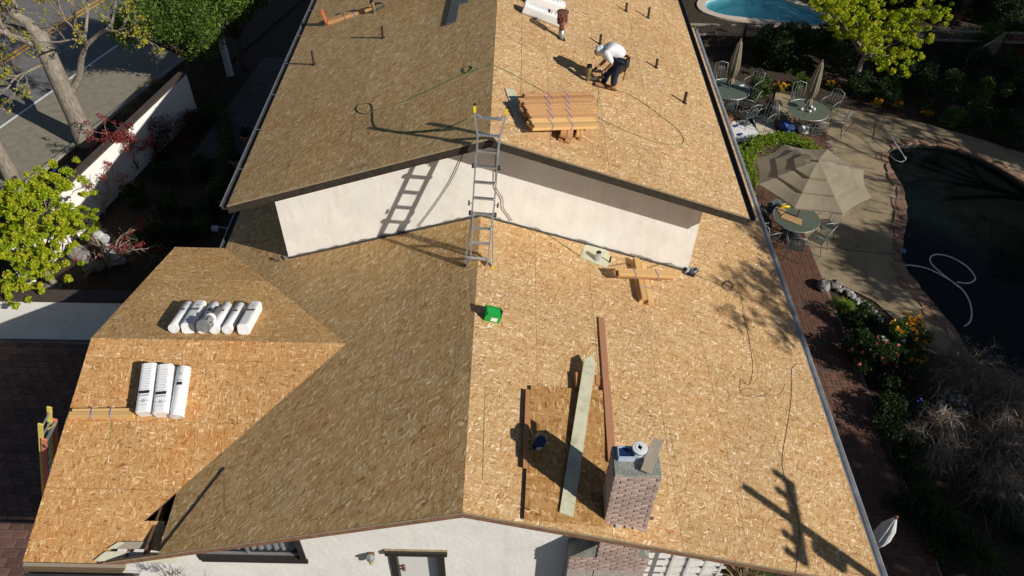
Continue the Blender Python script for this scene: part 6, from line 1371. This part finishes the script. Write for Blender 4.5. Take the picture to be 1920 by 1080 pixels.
# ---- closed umbrellas
def closed_umbrella(c, topx, label, mat='canvas_olive', z0=.95, r=.13):
    H = min((abs((inview(c + V((0, 0, q / 100)), 300) or (0, 1e5))[1] - topx[1]), q / 100) for q in range(120, 330))[1]; t = thing('closed_umbrella', c, label, 'umbrella', 'folded garden umbrellas')
    MB().tube([c, c + V((0, 0, H - .06))], .019, 10).build('pole', 'bark_dark', t); MB().lathe([(.24, 0), (.24, .05), (.05, .09), (.03, .2)], c, n=18).build('base', 'iron', t)
    k = 32; vs = []; lev = [(z0, .7), (z0 + .12, .62), (z0 + .2, .34), (z0 + .3, .75), (z0 + .55, 1.0), (z0 + .9, .85), (H - .2, .45), (H - .06, .16)]
    for z, s_ in lev: vs += [c + V((math.cos(i * math.tau / k), math.sin(i * math.tau / k), 0)) * r * s_ * (1.25 if i % 4 == 0 else .8 if i % 4 == 2 else 1) + V((0, 0, z)) for i in range(k)]
    MB().add(vs, [(j * k + i, j * k + (i + 1) % k, (j + 1) * k + (i + 1) % k, (j + 1) * k + i) for j in range(len(lev) - 1) for i in range(k)] + [tuple((len(lev) - 1) * k + i for i in range(k))]).build('folded_canopy', mat, t, smooth=True)
    tz = z0 + .2; MB().tube([c + V((r * .42 * math.cos(a), r * .42 * math.sin(a), tz)) for a in [i * math.tau / 16 for i in range(17)]], .014, 6).build('tie', mat, t)
    MB().lathe([(.0, -.03), (.035, 0), (.03, .05), (0, .08)], c + V((0, 0, H - .06)), n=12).build('finial', 'brown_metal', t, smooth=True)
closed_umbrella(T1 + V((-.02, .05, 0)), (1390, 72), 'closed olive umbrella through the left table', r=.17); closed_umbrella(T2 + V((-.05, .05, 0)), (1543, 112), 'closed olive umbrella through the middle table', r=.17)
tp = P(1682, 968, 2.25); wu = V((tp.x, tp.y, 0))
closed_umbrella(wu, (1682, 968), 'folded white umbrella below the right gutter', 'canvas_white', z0=.95, r=.13)
# ---- open tan umbrella with three tiers
c = T3 + V((.04, .04, 0)); H = min((abs((inview(c + V((0, 0, q / 100)), 300) or (0, 1e5))[1] - 303), q / 100) for q in range(150, 330))[1]
t = thing('open_umbrella', c, 'open tan three-tiered umbrella over the near table', 'umbrella'); MB().tube([c, c + V((0, 0, H))], .024, 12).build('pole', 'bark_dark', t); MB().lathe([(.26, 0), (.26, .05), (.05, .09)], c, n=18).build('base', 'iron', t)
a0 = R(14); TI = V((-.10, -.06, 0))
def tier(r0, r1, z0, z1, name, vents=False):
    m = MB(); K = 8; sub = 5; vs = []; M_ = K * sub
    for rr, z in ((r0, z0), ((r0 + r1) / 2, (z0 + z1) / 2 + .015), (r1, z1)):
        for i in range(M_):
            f = (i % sub) / sub; a1, a2 = a0 + (i // sub) * math.tau / K, a0 + (i // sub + 1) * math.tau / K; p = V((math.cos(a1), math.sin(a1), 0)).lerp(V((math.cos(a2), math.sin(a2), 0)), f); sag = math.sin(math.pi * f); vs.append(c + TI * (1 - rr / 1.6) * 0 + p * rr * (1 - .045 * sag * (rr / 1.5)) + V((0, 0, z - .035 * sag * (rr / 1.5))))
    m.add(vs, [(j * M_ + i, j * M_ + (i + 1) % M_, (j + 1) * M_ + (i + 1) % M_, (j + 1) * M_ + i) for j in range(2) for i in range(M_)])
    # valance lip gives the cloth its edge
    lip = [V(v) - V((0, 0, .05)) for v in vs[2 * M_:]]; m.add([V(v) for v in vs[2 * M_:]] + lip, [(i, (i + 1) % M_, M_ + (i + 1) % M_, M_ + i) for i in range(M_)]); return m.build(name, 'canvas', t)
RU = 1.62
tier(.03, .62, H, H - .14, 'top_tier'); tier(.48, 1.10, H - .18, H - .33, 'middle_tier'); tier(.95, RU, H - .36, H - .52, 'lower_tier')
for k in range(8):
    a = a0 + k * math.tau / 8; MB().tube([c + V((0, 0, H - .14)), c + V((math.cos(a) * RU * .98, math.sin(a) * RU * .98, H - .56))], .009, 6).build('rib', 'bark_dark', t)
MB().lathe([(.0, -.04), (.04, 0), (.035, .06), (0, .09)], c + V((0, 0, H)), n=12).build('finial', 'brown_metal', t, smooth=True)
# things on and under the tables
def flat_on(name, quad, z, h, mat, label, cat): return tag(MB().prism([P(a, b, z) for a, b in quad], (0, 0, h)).build(name, mat), label, cat)
flat_on('cardboard', [(1463, 408), (1470, 400), (1504, 412), (1502, 424)], .733, .012, 'cardboard', 'larger cardboard piece on the near table', 'cardboard'); flat_on('cardboard', [(1456, 392), (1466, 384), (1474, 396), (1464, 402)], .733, .012, 'cardboard', 'smaller cardboard piece at the left of the near table', 'cardboard')
a = P(1463, 388, .75); tag(MB().tube([a, a + V((.12, .03, .01)), a + V((.22, .0, .02)), a + V((.30, .05, 0))], [.03, .045, .04, .025], 10).build('yellow_tool', 'yellow_plastic', smooth=True), 'yellow tool lying on the near table', 'tool')
flat_on('napkin', [(1386, 160), (1394, 158), (1396, 161), (1388, 163)], .733, .008, 'white_cloth', 'white paper on the left table', 'paper')
for k, (px, py) in enumerate([(1503, 206), (1518, 210), (1521, 202), (1526, 206)]): a = P(px, py, .74); tag(MB().lathe([(.0, 0), (.045, .0), (.055, .04), (.04, .07), (0, .075)], a, n=12).build('white_cup', 'white_cloth', smooth=True), ['small white cup at the left on the middle table', 'white cup at the near side of the umbrella pole', 'white cup behind the others on the middle table', 'rightmost white cup on the middle table'][k], 'cup', 'white cups on the middle table')
lump('blue_bag', P(1474, 238, .18), .26, 'blue_cloth', 'crumpled blue bag under the middle table', 'bag', 500, .8); lump('white_bag', P(1508, 244, .15), .18, 'white_cloth', 'crumpled white bag right of the blue bag', 'bag', 501, .7); lump('blue_cushion', P(1452, 388, .5), .24, 'cushion', 'blue patterned cushion left of the near table', 'cushion', 502, .8)
flat_on('drop_cloth', [(1368, 228), (1402, 224), (1430, 258), (1378, 268)], .03, .01, 'white_cloth', 'pale drop cloth on the terrace left of the hedge', 'cloth'); flat_on('pale_slab', [(1410, 222), (1450, 228), (1455, 252), (1425, 256)], .03, .02, 'coping_pale', 'pale slab under the spare chairs', 'slab')
for k, (px, py, mt, lb) in enumerate([(1380, 236, 'blue_cloth', 'small blue tool on the drop cloth'), (1392, 232, 'iron', 'dark tool on the drop cloth'), (1388, 252, 'blue_cloth', 'blue scrap at the near edge of the drop cloth')]): a = P(px, py, .06); tag(MB().box(a, .09, .05, .025, (V((.8, .6, 0)), V((-.6, .8, 0)), V((0, 0, 1)))).build('small_tool', mt, bevel=.01), lb, 'tool')
t = thing('red_box', P(1362, 233, 0), 'red box beside the gutter at the left terrace', 'box'); a = P(1362, 233, 0); MB().span((a.x - .15, a.y - .12, 0), (a.x + .15, a.y + .12, .3)).build('box_body', 'clay', t, bevel=.02); MB().span((a.x - .16, a.y - .13, .302), (a.x + .16, a.y + .13, .34)).build('box_lid', 'brown_metal', t, bevel=.01)
# ---- pool: cleaner hose, float, pole, rail
pts = [P(a, b, -.10) for a, b in spline([(1692, 497), (1712, 498), (1745, 506), (1785, 528), (1806, 545), (1818, 566), (1822, 588), (1818, 604), (1808, 612)], 5)]
tag(MB().tube(pts, .02, 8).build('pool_hose', 'white_hose', smooth=True), 'white cleaner hose floating out into the dark pool', 'hose')
pts = [P(a, b, -.10) for a, b in spline([(1806, 545), (1790, 532), (1765, 512), (1746, 494), (1745, 482), (1758, 477), (1782, 482), (1808, 496), (1824, 512), (1828, 524), (1815, 531), (1795, 529)], 5)]
tag(MB().tube(pts, .02, 8).build('pool_hose', 'white_hose', smooth=True), 'white hose loop floating on the dark pool', 'hose')
a = P(1692, 471, -.08); tag(MB().lathe([(.0, -.05), (.09, -.04), (.10, .03), (.05, .09), (0, .10)], a, n=16).build('chlorine_float', 'blue_plastic', smooth=True), 'small blue float at the pool edge', 'float')
tag(MB().tube([P(1648, 222, .05), P(1672, 258, .3), P(1692, 288, .15), P(1699, 299, -.05)], .011, 8).build('skimmer_pole', 'white_hose', smooth=True), 'pale pole lying into the far end of the dark pool', 'pole')
tag(MB().tube([P(1667, 290, -.02), P(1678, 300, .0), P(1690, 304, .02), P(1698, 300, .05), P(1699, 294, .12)], .010, 8).build('pool_rail', 'white_hose', smooth=True), 'curved white rail at the far pool end', 'rail')
a, b = P(1632, 262, 0), P(1642, 250, 0); tag(MB().tube([a, a + V((0, 0, .5)), b + V((.2, .2, .5)), b + V((.2, .2, 0))], .009, 8).build('hand_rail', 'iron'), 'thin metal hoop standing on the patio near the pool', 'rail')
# ---- lattice trellis on the front wall
tr = thing('wall_trellis', (3.9, .58, 0), 'wooden trellis on the front wall right of the chimney', 'trellis')
for k in range(4): x = 3.50 + k * .29; MB().span((x, .30, .2), (x + .045, .325, 2.75)).build('upright', 'door_white', tr)
for k in range(9): z = .4 + k * .27; MB().span((3.4, .326, z), (4.5, .348, z + .045)).build('crosspiece', 'door_white', tr)
for x in (3.63, 4.39):
    for z in (.5, 2.4): MB().span((x, .348, z), (x + .02, .6, z + .02)).build('spacer', 'door_white', tr)
# ---- pots along the left side of the house
for k, (px, py, r_, lb) in enumerate([(466, 270, .2, 'clay pot with blue flowers close under the upper gutter'), (447, 316, .2, 'clay pot nearer along the left side'), (416, 388, .24, 'large clay pot beside the lower gutter')]):
    c = P(px, py, 0); t = thing('clay_pot', c, lb, 'pot', 'clay pots along the left side of the house'); MB().lathe([(r_ * .65, 0), (r_, .34), (r_ * 1.08, .34), (r_ * 1.08, .4), (r_ * .92, .4), (r_ * .88, .33), (0, .33)], c, n=22).build('pot_body', 'clay', t); rng = np.random.default_rng(70 + k); v, q = leaves([c + V((0, 0, .5))], 320, r_ * 1.1, .07, rng); npmesh('plant', v, q, 'leaf_dark', t)
    if k == 0: v, q = leaves([c + V((0, 0, .6))], 80, r_, .05, rng); npmesh('blossoms', v, q, 'flower_blue', t)
c = P(402, 426, .12); t = thing('sprinkler_box', V((c.x, c.y, 0)), 'small white box with blue lens beside the left gutter', 'box'); MB().span((c.x - .09, c.y - .07, 0), (c.x + .09, c.y + .07, .14)).build('box_body', 'bucket_white', t, bevel=.015); MB().lathe([(.03, 0), (.025, .012), (0, .014)], c + V((0, 0, .02)), n=12).build('lens', 'blue_plastic', t); MB().tube([c + V((.09, .02, 0)), c + V((.25, .06, -.05)), c + V((.4, .03, -.1))], .012, 6).build('cable', 'white_hose', t)
# round dark wheelie bin whose shadow falls on the drive, outside the picture
